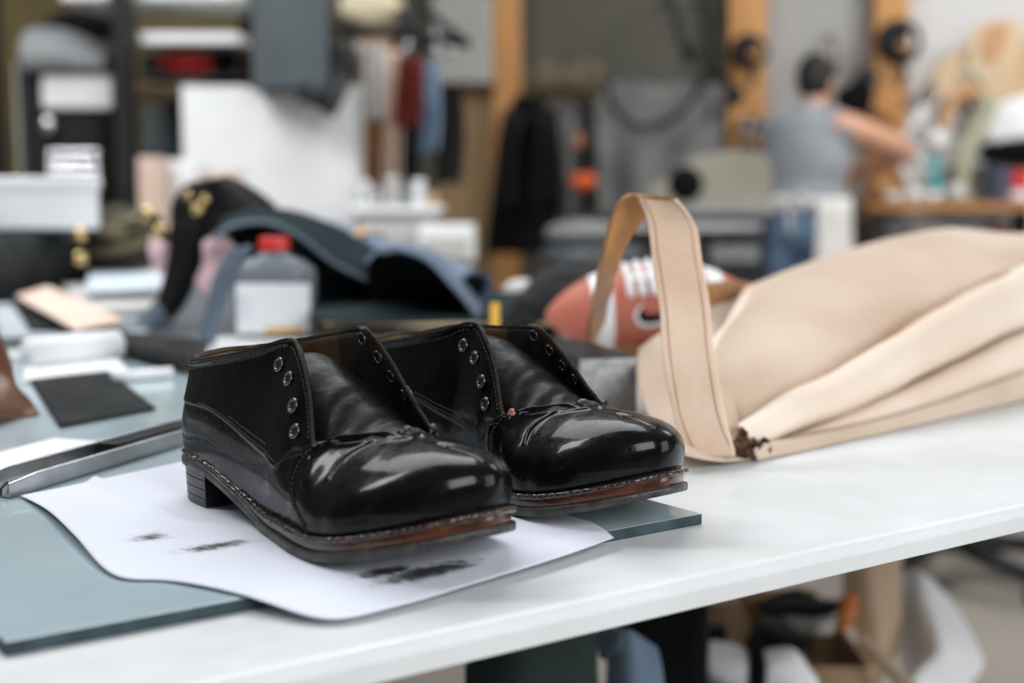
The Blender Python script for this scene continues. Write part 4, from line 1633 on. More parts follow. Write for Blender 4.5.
V, F = g_grid(lambda u, v: fbp(-1 + 2 * u, v * 2 * PI), 60, 48, cv=True)
mesh('ball_skin', V, F, M_FB, fb)
for s in (-.50, .55):
    V, F = g_grid(lambda u, v: fbp(s + (u - .5) * .17, v * 2 * PI, .0006), 6, 48, cv=True)
    mesh('stripe', V, F, M_WHITE, fb)
LT = -.72
V, F = g_grid(lambda u, v: fbp(-.26 + .52 * u, LT + (v - .5) * .12, .0022), 20, 6)
mesh('lace_strip', V, F, M_WHITE, fb, solid=.001)
for k in range(6):
    s = -.26 + .105 * k
    pts = [fbp(s, LT + (q / 8 - .5) * .95, .0036) for q in range(9)]
    mesh('lace', *g_tube(pts, .0040, 8), M_WHITE, fb)
sw = [(-.20, -1.52), (-.16, -1.66), (-.10, -1.72), (.0, -1.68), (.16, -1.52), (.30, -1.34), (.16, -1.44), (.04, -1.52), (-.05, -1.545), (-.10, -1.50), (-.12, -1.38), (-.17, -1.36)]


def ribbon(outer, inner, n=24):
    fo, fi = spline_fn([(a, b, 0) for a, b in outer]), spline_fn([(a, b, 0) for a, b in inner])
    return g_grid(lambda u, v: (lambda q: fbp(q.x, q.y, .0009))(fo(u).lerp(fi(u), v)), n, 5)


V, F = ribbon([(-.16, -1.38), (-.215, -1.56), (-.18, -1.74), (-.06, -1.76), (.10, -1.64), (.30, -1.40)], [(-.16, -1.38), (-.155, -1.50), (-.13, -1.58), (-.04, -1.58), (.10, -1.52), (.30, -1.40)])
mesh('swoosh', V, F, M_BLACKCL, fb)
V, F = ribbon([(-.15, -1.33), (-.245, -1.54), (-.20, -1.80), (-.05, -1.83), (.12, -1.70), (.34, -1.38)], [(-.16, -1.38), (-.215, -1.56), (-.18, -1.74), (-.06, -1.76), (.10, -1.64), (.30, -1.40)])
mesh('swoosh_outline', V, F, M_WHITE, fb)

# ------------------------------------------------------------------ steel channel and things on the glass
M_STL = material('brushed_steel', (.36, .37, .38), rough=.30, metal=.9, bump=.0004, bscale=200, color2=(.50, .51, .52), vscale=30, stretch=(1, 1, 1))
q0 = P(14, 498, GLASS_Z)
q1 = P(196, 442, GLASS_Z)
cd = (q1 - q0)
cd.z = 0
clen = cd.length
cd.normalize()
cn = Vector((-cd.y, cd.x, 0))


def CH(a, b, z):
    return q0 + cd * a + cn * b + Vector((0, 0, z))


ch = thing('steel_channel', CH(clen / 2, 0, 0), 'brushed steel channel bar on the glass, running behind the front shoe heel', 'metal bar')
sec = [(.000, .0010), (.000, .0118), (.0014, .0125), (.0030, .0118), (.0032, .0045), (.0270, .0045), (.0272, .0130), (.0284, .0137), (.0298, .0130), (.0300, .0010)]
V, F = [], []
L0, L1 = -.004, clen + .05
n = len(sec)
NS = 20
for i in range(NS):
    a = L0 + (L1 - L0) * i / (NS - 1)
    tap = .012 * max(0, 1 - i / 2.0)
    for b, z in sec:
        V.append(CH(a + (b * .18), b, z - tap * (z / .02) * .3))
for i in range(NS - 1):
    for k in range(n):
        l = (k + 1) % n
        F.append((i * n + k, i * n + l, (i + 1) * n + l, (i + 1) * n + k))
F.append(tuple(range(n))[::-1])
F.append(tuple((NS - 1) * n + k for k in range(n)))
mesh('channel', V, F, M_STL, ch, smooth=False, bevel=.0004)
pts = [CH(L0 + .001, .002, .011), CH(L0 - .003, .004, .007), CH(L0 - .001, .006, .0025)]
mesh('dark_end_lip', *g_tube(pts, .0009, 6), M_DARK, ch)
o = mesh('white_paper_strip', *g_prism([(0, 0), (clen + .03, 0), (clen + .03, .075), (0, .075)], .0, .0016, lambda x, y, z: CH(x - .06, y + .034, z)), M_WHITE, smooth=False)
tag(o, 'long white paper strip lying along the far side of the steel channel', 'paper')
o = mesh('wedge_tool', *g_box(CH(clen * .70 + .02, .015, .0102), (.10, .019, .009), rz=math.atan2(cd.y, cd.x)), M_BLKTOP, smooth=False, bevel=.002)
tag(o, 'black bar resting inside the steel channel close to the heel', 'metal bar')

M_SWB = material('black_leather_swatch', spec=.10, color=(.026, .028, .029), rough=.8, bump=.0005, bscale=220, var=.3, vscale=30)
sw4 = [P(60, 429, GLASS_Z), P(156, 411, GLASS_Z), P(108, 373, GLASS_Z), P(30, 382, GLASS_Z)]
V, F = g_grid(lambda u, v: sw4[0].lerp(sw4[1], u).lerp(sw4[3].lerp(sw4[2], u), v) + Vector((0, 0, .0015 + .002 * math.sin(u * 3) * math.sin(v * 3.0))), 20, 20)
o = mesh('leather_swatch', V, F, M_SWB, solid=.0014, soffset=1)
tag(o, 'flat square of black leather lying on the glass in front of the white roll', 'leather')
M_BRL = material('dark_brown_leather', (.085, .032, .012), rough=.4, bump=.0006, bscale=80, color2=(.16, .07, .03), vscale=14)
lp = [
    [P(-90, 438, GLASS_Z), P(-40, 430, GLASS_Z), P(10, 420, GLASS_Z), P(39, 416, GLASS_Z)],
    [P(-90, 425, GLASS_Z + .010), P(-45, 416, GLASS_Z + .016), P(6, 408, GLASS_Z + .012), P(30, 404, GLASS_Z + .006)],
    [PY(-90, 380, 1.22), PY(-45, 372, 1.22), PY(0, 374, 1.22), PY(17, 384, 1.22)],
    [PY(-90, 310, 1.24), PY(-45, 305, 1.24), PY(-10, 325, 1.24), PY(4, 352, 1.24)],
]
V, F = g_patch(lp, 24, 24)
o = mesh('leather_upper', V, F, M_BRL, solid=.003)
tag(o, 'curled dark brown leather piece at the left edge, standing on the glass', 'leather')

M_ROLLW = material('white_film_roll', (.78, .79, .80), rough=.5, bump=.0003, bscale=30, var=.03)
r0, r1 = P(24, 372, GLASS_Z), P(112, 362, GLASS_Z)
rl_ = thing('paper_roll', (r0 + r1) / 2, 'thick white paper roll lying beyond the black leather square', 'roll')
rd = .0175
mesh('roll', *g_tube([r0 + Vector((0, rd, rd)), r1 + Vector((0, rd, rd))], rd, 28), M_ROLLW, rl_)
V, F = g_grid(lambda u, v: P(22 + 110 * u, 383 - 8 * u, GLASS_Z).lerp(P(24 + 92 * u, 366 - 6 * u, GLASS_Z), v) + Vector((0, 0, .0012 + .003 * v)), 14, 10)
mesh('loose_end', V, F, M_ROLLW, rl_, solid=.0008, soffset=1)
r0, r1 = P(112, 384, GLASS_Z), P(170, 379, GLASS_Z)
o = mesh('paper_roll', *g_tube([r0 + Vector((0, .006, .006)), r1 + Vector((0, .006, .006))], .006, 20), M_ROLLW)
tag(o, 'thin white roll lying on the glass just past the corner of the black leather square', 'roll')
M_TARP = material('grey_blue_paper', (.36, .40, .44), rough=.6, bump=.0004, bscale=20, color2=(.48, .52, .56), vscale=5)


def flat(name, px4, z, mat, th=.0015, wav=.002, seed=0, n=16):
    c = [P(x, y, TABLE_Z + z) for x, y in px4]
    V, F = g_grid(lambda u, v: c[0].lerp(c[1], u).lerp(c[3].lerp(c[2], u), v) + Vector((0, 0, wav * (1 + math.sin(u * 4 + seed) * math.sin(v * 4 + seed)) * .5)), n, n)
    return mesh(name, V, F, mat, solid=th, soffset=1)


o = flat('grey_sheet', [(0, 340), (150, 333), (150, 303), (-10, 300)], .002, M_TARP, seed=2)
tag(o, 'grey-blue sheet spread on the table beyond the white roll', 'sheet')
o = flat('wide_book', [(112, 352), (205, 372), (208, 350), (118, 340)], .012, M_BLKTOP, th=.012, wav=0)
tag(o, 'flat black case lying behind the thin white roll', 'case')
o = flat('peach_leather_strip', [(75, 333), (127, 322), (48, 289), (16, 297)], .0215, M_PEACH, th=.003, seed=1)
tag(o, 'pale peach leather strip lying across dark leather beside the black-and-gold ball', 'leather')
o = flat('dark_leather_sheet', [(30, 332), (120, 330), (90, 292), (10, 300)], .005, M_SWB, th=.002, seed=2)
tag(o, 'dark leather sheet underneath the pale peach strip', 'leather')
o = flat('pale_card_stack', [(90, 316), (165, 314), (165, 290), (60, 290)], .0075, M_OFFW, th=.012, wav=0)
tag(o, 'stack of pale card lying below the black-and-gold ball', 'card stack')
o = flat('blue_white_folder', [(85, 294), (165, 292), (165, 272), (90, 272)], .03, material('pale_blue_card', (.50, .60, .70), rough=.5, bump=.0003, bscale=30, color2=(.70, .74, .78), vscale=20), th=.006, wav=0)
tag(o, 'pale blue folder lying right under the black-and-gold ball', 'folder')

# white box and dark leathers at the far left
wx = thing('white_carton', P(45, 262, TABLE_Z), 'long low white carton lying on black leathers at the far left of the table', 'carton')
a, b = PY(-60, 179, 2.6), PY(84, 230, 2.6)
mesh('carton_body', *g_box(((a.x + b.x) / 2, 2.68, (a.z + b.z) / 2), (b.x - a.x, .12, a.z - b.z), rz=.27), M_WHITE, wx, smooth=False, bevel=.004)
mesh('carton_lid', *g_box(((a.x + b.x) / 2, 2.68, a.z - .006), (b.x - a.x + .012, .13, .02), rz=.27), M_WHITE, wx, smooth=False, bevel=.004)
zt = b.z - TABLE_Z
V, F = g_box((a.x + .16, 2.72, TABLE_Z + zt / 2 - .002), (.62, .5, zt - .006), rz=.0)
o = mesh('black_leather_pile', *g_grid(lambda u, v: Vector((a.x - .17 + .34 * u + .02, 2.42 + .55 * v, TABLE_Z + .001 + (zt - .006) * min(1, 14 * min(u, 1 - u), 9 * min(v, 1 - v)) ** .5 * (1 + 0 * u))), 30, 30), M_SWB, solid=.002)
tag(o, 'pile of black leather under the long white carton', 'leather')
o['kind'] = 'stuff'

# black and gold ball
M_BALL = material('black_rubber_ball', spec=.22, color=(.014, .013, .010), rough=.5, bump=.001, bscale=260, color2=(.05, .042, .022), vscale=18)
M_GOLD = material('matte_gold_band', (.20, .17, .095), rough=.5, metal=.2, bump=.0005, bscale=60, var=.15)
by = 2.85
bc = PY(120, 243, by)
br = 39 / 1422 * by
bl = thing('basketball', bc - Vector((0, 0, br)), 'small black basketball with gold bands, sitting between the carton and the studded leather', 'ball')
mesh('ball_skin', *g_ball(bc, br, 24), M_BALL, bl)


def band(tilt, roll_, w, name='gold_band', offc=0.0):
    R = Matrix.Rotation(roll_, 3, 'Y') @ Matrix.Rotation(tilt, 3, 'X')
    V, F = [], []
    n = 72
    for i in range(n):
        t = 2 * PI * i / n
        for k in range(5):
            s = (k / 4 - .5) * w + offc
            rr = math.sqrt(max(1e-6, 1 - (s / br) ** 2)) * (br + .0008)
            V.append(bc + R @ Vector((rr * math.cos(t), rr * math.sin(t), s)))
    for i in range(n):
        for k in range(4):
            F.append((i * 5 + k, ((i + 1) % n) * 5 + k, ((i + 1) % n) * 5 + k + 1, i * 5 + k + 1))
    mesh(name, V, F, M_GOLD, bl)


band(.16, -.18, .016)
band(.16, -.18, .007, offc=.052)
band(.16, -.18, .007, offc=-.052)
band(1.45, .1, .007, 'gold_seam')
V, F = g_ball(bc + Vector((.006, -br * .93, .022)), .022, 10, (1.4, .35, .6))
mesh('gold_emblem', V, F, M_GOLD, bl)

# ------------------------------------------------------------------ bottle
M_CLEAR = material('clear_grey_plastic', (.33, .36, .40), rough=.14, transmission=.55, ior=1.3, var=.03)
M_LABEL = material('white_label', (.84, .85, .87), rough=.5, bump=.0002, bscale=30, var=.03)
M_YEL = material('yellow_orange_print', (.80, .45, .06), rough=.5, bump=.0002, bscale=30, var=.05)
M_SOFTBL = material('pale_blue_print', (.55, .62, .70), rough=.5, bump=.0002, bscale=30, var=.05)
Yb = 1.86
bb = P(272, 338, TABLE_Z)
bt = thing('plastic_bottle', bb, 'clear plastic bottle with a red cap and white label, behind the front shoe', 'bottle')
bw = 84 / 1422 * bb.y / 2
ht = PY(272, 238, bb.y).z - TABLE_Z


def squircle(c, hw, hd, z, n=40, p=3.2):
    out = []
    for i in range(n):
        a = 2 * PI * i / n
        ca, sa = math.cos(a), math.sin(a)
        k = (abs(ca) ** p + abs(sa) ** p) ** (-1 / p)
        out.append(Vector((c.x + hw * ca * k, c.y + hd * sa * k, z)))
    return out


def stack(levels, c, p=3.2, n=40):
    V = []
    for hw, hd, z in levels:
        V += squircle(c, hw, hd, TABLE_Z + z, n, p)
    F = []
    for i in range(len(levels) - 1):
        for k in range(n):
            l = (k + 1) % n
            F.append((i * n + k, i * n + l, (i + 1) * n + l, (i + 1) * n + k))
    F.append(tuple(range(n))[::-1])
    F.append(tuple((len(levels) - 1) * n + k for k in range(n)))
    return V, F


bcx = Vector((bb.x, bb.y + .03, 0))
lv = [(bw * .94, .032, .001), (bw, .036, .006), (bw, .036, ht * .62), (bw * .96, .035, ht * .68), (bw * .72, .030, ht * .76), (bw * .36, .018, ht * .82), (bw * .30, .014, ht * .86), (bw * .30, .014, ht * .90)]
mesh('bottle_body', *stack(lv, bcx), M_CLEAR, bt)
mesh('cap', *stack([(bw * .36, .017, ht * .865), (bw * .37, .018, ht * .87), (bw * .36, .017, ht * .985), (bw * .32, .015, ht)], bcx, p=2), M_RED, bt, bevel=.001)
mesh('label', *g_box((bcx.x + .004, bcx.y - .0375, TABLE_Z + ht * .30), (bw * 1.75, .0012, ht * .50)), M_LABEL, bt, smooth=False)
mesh('label_print', *g_box((bcx.x + .018, bcx.y - .0388, TABLE_Z + ht * .085), (bw * .9, .0012, ht * .05)), M_YEL, bt, smooth=False)
for k in range(3):
    mesh('label_print', *g_box((bcx.x - .038, bcx.y - .0388, TABLE_Z + ht * (.22 + .09 * k)), (bw * .30, .0012, ht * .025)), M_SOFTBL, bt, smooth=False)

# ------------------------------------------------------------------ studded black leather, pink cloth, straps
M_BLKLE = material('black_harness_leather', spec=.22, color=(.007, .007, .008), rough=.55, bump=.0006, bscale=90, var=.3)
M_BLUGR = material('blue_grey_leather', (.085, .115, .15), rough=.55, bump=.0006, bscale=80, color2=(.125, .165, .21), vscale=10)
M_BLULT = material('light_blue_leather', (.10, .14, .20), rough=.5, bump=.0006, bscale=80, color2=(.15, .20, .28), vscale=10)
M_TEAL = material('dark_teal_leather', spec=.08, color=(.014, .022, .026), rough=.8, bump=.0006, bscale=80, color2=(.022, .034, .038), vscale=10)
M_BRASS = material('brass_stud', (.62, .47, .22), rough=.25, metal=1, bump=.0002, bscale=30, var=.05)
M_PINK = material('pink_cloth', (.74, .48, .54), rough=.95, bump=.002, bscale=60, color2=(.84, .60, .64), vscale=20)
Ys = 2.15
st = thing('studded_harness', P(200, 330, TABLE_Z), 'black leather harness with brass studs folded into a peak behind the bottle', 'harness')


def slab(name, outline, Y, mat, parent, depth=.03, curve=.0, solid=.004, n=16):
    """leather sheet standing at depth Y; outline = two matching edges given as rows and columns"""
    L, R = outline
    fl, fr_ = spline_fn([(x, y, 0) for x, y in L]), spline_fn([(x, y, 0) for x, y in R])

    def f(u, v):
        q = fl(u).lerp(fr_(u), v)
        p = PY(q.x, q.y, Y + depth * math.sin(v * PI) * -1 + curve * u)
        p.z = max(p.z, TABLE_Z + .004)
        return p
    V, F = g_grid(f, n * 2, n)
    return mesh(name, V, F, mat, parent, solid=solid, soffset=0)


slab('body_panel', ([(171, 235), (173, 205), (185, 186), (205, 180)], [(262, 262), (280, 230), (262, 205), (222, 177)]), Ys, M_BLKLE, st, depth=.06)
slab('long_strap', ([(172, 225), (168, 262), (158, 300), (148, 337)], [(214, 222), (200, 268), (184, 305), (158, 333)]), Ys - .04, M_BLKLE, st, depth=.02)
slab('side_strap', ([(215, 180), (240, 195), (265, 212), (280, 240)], [(228, 176), (258, 192), (280, 214), (296, 262)]), Ys + .03, M_BLKLE, st, depth=.02)
for x, y in ((197, 210), (187, 195), (219, 193), (205, 200)):
    mesh('stud', *g_ball(PY(x, y, Ys - .055), .0095 if x == 197 else .007, 10, (1, .5, 1)), M_BRASS, st)
V, F = g_patch([[PY(x, y, Ys - .07) for x, y in r] for r in (((210, 240), (222, 236), (232, 246)), ((200, 262), (214, 262), (228, 258)), ((194, 284), (204, 286), (214, 280)), ((198, 296), (204, 298), (210, 292)))], 20, 20)
o = mesh('pink_cloth', wobble(V, .012, 35, 2), F, M_PINK, solid=.006)
tag(o, 'crumpled pink cloth showing under the black harness strap', 'cloth')
V, F = g_ball(PY(161, 250, Ys + .25), .026, 12, (.9, .8, 1.5))
o = mesh('pink_cloth', wobble(V, .012, 40, 5), F, M_PINK)
tag(o, 'small pink cloth bulge between the ball and the black harness strap', 'cloth')
for k, (x, y, lb) in enumerate(((148, 214, 'brass stud ball nearest the top of the black basketball'), (160, 232, 'brass snap just above the small pink bulge'))):
    mesh('snap', *g_ball(PY(x, y, 2.2), .012, 10, (1, .7, 1)), M_BRASS, st)
mesh('snap_tab', *g_tube(catmull([PY(148, 214, 2.21), PY(158, 224, 2.22), PY(162, 234, 2.22), PY(176, 240, 2.18)], 6), .010, 8), M_BLKLE, st)
for k, (x, y, lb) in enumerate(((80, 234, 'upper brass button left of the black basketball'), (80, 258, 'lower brass button left of the black basketball'))):
    o = mesh('brass_button', *g_ball(PY(x, y, 2.42), .012, 10), M_BRASS)
    tag(o, lb, 'button')
sb = thing('blue_grey_strap', P(210, 345, TABLE_Z), 'wide blue-grey leather strap arching from the glass up over the bottle', 'strap')
slab('strap_leg', ([(232, 248), (216, 275), (208, 305), (197, 345)], [(252, 246), (236, 275), (224, 305), (213, 348)]), 1.80, M_BLUGR, sb, depth=.012)
sb2 = slab('blue_grey_flap', ([(120, 325), (140, 318), (155, 300)], [(118, 338), (150, 338), (172, 322)]), 2.0, M_BLUGR, None, depth=.01)
tag(sb2, 'small blue-grey leather flap at the foot of the long black strap', 'leather')

# teal sheet arching over the bottle to the shoes, with its lighter rim
tl = thing('teal_leather_sheet', P(380, 335, TABLE_Z), 'dark teal leather sheet arching over the bottle and drooping behind the shoes', 'leather')


def tealf(u, v):
    a = spline_fn([PY(x, y, 1.98) for x, y in ((214, 236), (236, 224), (268, 222), (300, 236), (340, 266), (390, 288), (450, 300), (482, 306))])(u)
    b = spline_fn([PY(x, y, 2.14) for x, y in ((232, 216), (262, 212), (300, 214), (338, 226), (380, 250), (420, 272), (465, 290), (498, 300))])(u)
    c = a.lerp(b, v)
    c.z += .012 * math.sin(v * PI)
    return c


V, F = g_grid(tealf, 60, 24)
mesh('sheet', V, F, M_TEAL, tl, solid=.004)
rim = catmull([PY(x, y, 1.975) for x, y in ((214, 237), (236, 225), (268, 223), (300, 237), (340, 267), (390, 289), (450, 301), (482, 307))], 8)
mesh('rim', *g_tube(rim, .0035, 8), M_BLUGR, tl)


def tealg(u, v):
    a = spline_fn([PY(x, y, 2.02) for x, y in ((268, 224), (300, 238), (340, 268), (390, 290), (450, 302))])(u)
    b = spline_fn([P(x, y, TABLE_Z + .004) for x, y in ((300, 322), (330, 322), (370, 322), (410, 322), (450, 318))])(u)
    c = a.lerp(b, v)
    c.y += .04 * math.sin(v * PI)
    return c


V, F = g_grid(tealg, 30, 16)
mesh('hanging_side', V, F, M_TEAL, tl, solid=.004)


# rolled blue sheets
def roll(name, p0, p1, r, mat, label, turns=1.6, th=.0035, mat_in=None, taper=1.0, lift=0.0):
    ax = (p1 - p0).normalized()
    up = Vector((0, 0, 1))
    sd = ax.cross(up).normalized()
    up = sd.cross(ax)
    t = thing(name, (p0 + p1) / 2, label, 'roll')
    V, F = [], []
    nu, nv = 14, 60
    for i in range(nu):
        c = p0.lerp(p1, i / (nu - 1))
        for k in range(nv):
            a = k / (nv - 1) * turns * 2 * PI + 1.2
            rr = (r - (1 - k / (nv - 1)) * th * turns * 1.3) * (1 + (taper - 1) * i / (nu - 1))
            V.append(c + sd * rr * math.cos(a) + up * rr * math.sin(a))
    for i in range(nu - 1):
        for k in range(nv - 1):
            F.append((i * nv + k, (i + 1) * nv + k, (i + 1) * nv + k + 1, i * nv + k + 1))
    mesh('rolled_sheet', V, F, mat, t, solid=th * .6, soffset=0)
    return t


ra = roll('leather_roll', PY(326, 238, 2.55), PY(395, 262, 2.32), .033, M_BLULT, 'pale blue leather roll furthest back, banded with a tan tie')
pth = []
p0, p1 = PY(352, 248, 2.42), PY(356, 250, 2.40)
axd = (PY(395, 262, 2.32) - PY(326, 238, 2.55)).normalized()
sd = axd.cross(Vector((0, 0, 1))).normalized()
upv = sd.cross(axd)
cc = PY(326, 238, 2.55).lerp(PY(395, 262, 2.32), .62)
V, F = [], []
for i in range(40):
    a = 2 * PI * i / 40
    for k in range(4):
        V.append(cc + axd * (k / 3 - .5) * .03 + sd * .0365 * math.cos(a) + upv * .0365 * math.sin(a))
for i in range(40):
    for k in range(3):
        F.append((i * 4 + k, ((i + 1) % 40) * 4 + k, ((i + 1) % 40) * 4 + k + 1, i * 4 + k + 1))
o = mesh('tan_tie', V, F, M_TANL, ra, solid=.002)
rb = roll('leather_roll', PY(392, 262, 2.20), PY(476, 290, 1.95), .028, M_BLULT, 'pale blue leather roll with its dark open end pointing at the ball and shoe', turns=1.3)
o = mesh('core', *g_tube([PY(420, 274, 2.1), PY(470, 289, 1.97)], .021, 20), M_BLKLE, rb)
cw = thing('curled_blue_sheet', P(440, 330, TABLE_Z), 'blue leather sheet curling up over black leather in front of the rolls', 'leather')


def curl(u, v):
    a = spline_fn([PY(x, y, 1.78) for x, y in ((364, 262), (376, 250), (400, 248), (428, 258), (452, 282), (470, 304), (482, 322))])(u)
    b = spline_fn([PY(x, y, 2.10) for x, y in ((372, 256), (388, 244), (412, 243), (440, 254), (466, 276), (484, 297), (496, 310))])(u)
    return a.lerp(b, v)


V, F = g_grid(curl, 40, 12)
mesh('sheet', V, F, M_BLULT, cw, solid=.005, mat2=M_BLKLE)
V, F = g_grid(lambda u, v: PY(366, 264, 1.9).lerp(PY(470, 312, 1.85), u) + Vector((0, .05 * v, -.05 * v * (1 - u) + .045 * math.sin(u * PI) * (1 - v))), 20, 14)
mesh('black_lining', V, F, M_BLKLE, cw, solid=.003)

# stack of hides under them
M_HID = [material('hide_edge_khaki', (.20, .15, .07), rough=.7, bump=.001, bscale=60, var=.25), M_BLKLE, material('hide_edge_cream', (.48, .38, .24), rough=.7, bump=.001, bscale=60, var=.2), M_TEAL,
         material('hide_edge_violet_grey', (.13, .13, .20), rough=.6, bump=.001, bscale=60, var=.2)]
order = [1, 4, 1, 2, 0, 1, 0, 2, 3]
names = ['black hide at the very bottom of the hide stack', 'violet-grey hide second from the bottom of the hide stack', 'black hide third up in the hide stack', 'cream-edged hide in the lower middle of the hide stack', 'khaki hide right above the lower cream one in the stack', 'black hide between the two khaki ones in the stack',
         'khaki hide under the top cream one of the stack', 'cream hide second from the top of the stack', 'teal hide on top of the stack behind the shoes']
for k in range(9):
    z = .0045 * k + .001
    j = .012 * math.sin(k * 2.3)
    c4 = [P(318 - 8 * math.sin(k * 1.7), 352, TABLE_Z) + Vector((0, j, z)), P(548 + 14 * math.sin(k * 2.9), 352, TABLE_Z) + Vector((0, j, z)),
          P(560, 318, TABLE_Z) + Vector((.03, j, z)), P(310, 318, TABLE_Z) + Vector((0, j, z))]
    V, F = g_grid(lambda u, v: c4[0].lerp(c4[1], u).lerp(c4[3].lerp(c4[2], u), v) + Vector((0, .01 * math.sin(u * 9 + k), 0)), 24, 10)
    o = mesh('stacked_hide', V, F, M_HID[order[k]], solid=.0036, soffset=1)
    tag(o, names[k], 'leather', 'hides stacked behind the shoes')
o = mesh('yellow_tag', *g_box(PY(495, 316, 1.5), (.010, .002, .028), rz=.2), M_YEL, smooth=False)
c = P(495, 330, TABLE_Z)
o.data.transform(Matrix.Translation(Vector((0, 0, 0))))
tag(o, 'small yellow tag poking up in front of the hide stack', 'tag')

# black cloth hump beside the football and a white roll end
bh = [
    [PY(x, y, 1.75) for x, y in ((506, 322), (535, 330), (565, 333), (588, 338))],
    [PY(x, y, 1.78) for x, y in ((515, 306), (542, 312), (574, 316), (592, 320))],
    [PY(x, y, 1.85) for x, y in ((525, 294), (552, 282), (580, 286), (598, 296))],
    [PY(x, y, 1.95) for x, y in ((540, 276), (562, 266), (590, 264), (606, 272))],
]
V, F = g_patch(bh, 24, 24)
o = mesh('black_cloth', wobble(V, .004, 30), F, M_BLACKCL, solid=.006)
tag(o, 'black cloth draped between the hide stack and the football', 'cloth')
V, F = g_ball(PY(521, 291, 2.3), .026, 14, (1.15, .8, .75))
o = mesh('white_pebble', V, F, M_OFFW)
tag(o, 'round white pebble peeking out behind the black cloth', 'pebble')

# ------------------------------------------------------------------ worker at the far bench
M_SKIN = material('warm_skin', (.62, .33, .22), rough=.5, bump=.0003, bscale=60, var=.05)
M_HAIR = material('short_dark_hair', (.012, .010, .009), rough=.6, bump=.003, bscale=90, var=.3)
M_SHIRT = material('grey_sleeveless_shirt', (.27, .29, .315), rough=.9, bump=.002, bscale=20, color2=(.33, .35, .375), vscale=6)
M_JEANS = material('blue_denim', (.12, .20, .32), rough=.9, bump=.002, bscale=60, color2=(.20, .31, .45), vscale=14)
M_APRON = material('off_white_apron', (.70, .68, .65), rough=.9, bump=.003, bscale=14, var=.05)
M_SHOEB = material('dark_work_shoe', (.02, .018, .016), rough=.5, bump=.0006, bscale=60, var=.3)
PX, PYY = PY(806, 200, 6.3).x, 6.3
fw = Vector((.57, .82, 0)).normalized()
rt = Vector((fw.y, -fw.x, 0))


def B(r, f, z):
    return Vector((PX, PYY, 0)) + rt * r + fw * f + Vector((0, 0, z))


def limb(pts, radii, n=14):
    c = catmull(pts, 6)
    rr = []
    m = len(pts) - 1
    for i in range(len(c)):
        t = i / 6
        k = min(int(t), m - 1)
        rr.append(radii[k] + (radii[k + 1] - radii[k]) * (t - k))
    g = g_tube(c, rr, n)
    return join(g, g_ball(c[0], rr[0], 8), g_ball(c[-1], rr[-1], 8))


def ell(c, sx, sy, sz, n=14, turn=0.0):
    R = Matrix(((rt.x, fw.x, 0), (rt.y, fw.y, 0), (0, 0, 1)))
    return g_ball(c, 1.0, n, (sx, sy, sz), R @ Matrix.Rotation(turn, 3, 'Z'))


def fused(name, geo, mat, parent, vox=.011, smooth_it=6):
    o = mesh(name, *geo, mat, parent)
    md = o.modifiers.new('remesh', 'REMESH')
    md.mode = 'VOXEL'
    md.voxel_size = vox
    md.use_smooth_shade = True
    sm = o.modifiers.new('smooth', 'SMOOTH')
    sm.iterations = smooth_it
    sm.factor = .5
    return o


wk = thing('person', (PX, PYY, 0), 'person in grey sleeveless shirt, jeans and white apron, working with the back turned', 'person')


def hand(w, d, up, side):
    """palm and five curled fingers; w wrist, d pointing direction, side toward the thumb"""
    d, up = d.normalized(), up.normalized()
    s = side.normalized()
    g = [limb([w, w + d * .045, w + d * .085], [.026, .034, .030], 10)]
    for k, ln in enumerate((.070, .080, .074, .058)):
        b = w + d * .085 + s * (.030 - .020 * k)
        g.append(limb([b, b + d * ln * .45 - up * .010, b + d * ln * .75 - up * .032, b + d * ln * .85 - up * .052], [.010, .0095, .0088, .008], 8))
    b = w + d * .03 + s * .03
    g.append(limb([b, b + d * .03 + s * .028, b + d * .062 + s * .030 - up * .012], [.013, .011, .009], 8))
    return join(*g)


headc = B(.0, .085, 1.555)
face = (fw * .9 + rt * .15).normalized()
body = [
    limb([B(0, .02, 1.30), B(0, .035, 1.40), B(0, .06, 1.47), headc], [.07, .062, .055, .06]),
    ell(B(0, .0, 1.20), .165, .105, .22), ell(B(0, .01, 1.33), .185, .10, .095),
    ell(B(0, -.01, .98), .155, .11, .16),
    ell(headc + Vector((0, 0, .015)), .075, .095, .105), ell(headc + fw * .030 - Vector((0, 0, .045)), .056, .062, .062),
    ell(headc + fw * .095 - Vector((0, 0, .012)), .012, .016, .022, 8), ell(headc + rt * .076 - Vector((0, 0, .008)), .010, .018, .030, 8),
    ell(headc - rt * .076 - Vector((0, 0, .008)), .010, .018, .030, 8), ell(headc + fw * .086 - Vector((0, 0, .05)), .024, .010, .009, 8),
    limb([B(.15, .0, 1.355), B(.20, .04, 1.34), B(.29, .21, 1.285), B(.315, .35, 1.245)], [.070, .066, .058, .050]),
    limb([B(.315, .35, 1.245), B(.22, .42, 1.22), B(.11, .46, 1.185)], [.051, .046, .029]),
    limb([B(-.15, .0, 1.355), B(-.19, .04, 1.32), B(-.235, .14, 1.22), B(-.235, .22, 1.14)], [.062, .056, .044, .038]),
    limb([B(-.235, .22, 1.14), B(-.16, .32, 1.14), B(-.07, .40, 1.15)], [.039, .036, .026]),
    hand(B(.11, .46, 1.185), (fw * .45 - rt * .85), Vector((0, 0, 1)), fw * 1.0),
    hand(B(-.07, .40, 1.15), (fw * .8 + rt * .5), Vector((0, 0, 1)), rt * .6 + Vector((0, 0, .6))),
    limb([B(.09, .0, .92), B(.10, .02, .50), B(.11, -.01, .09), B(.115, .09, .04)], [.085, .056, .04, .035]),
    limb([B(-.09, .0, .92), B(-.10, .03, .50), B(-.11, .01, .09), B(-.115, .11, .04)], [.085, .056, .04, .035]),
]
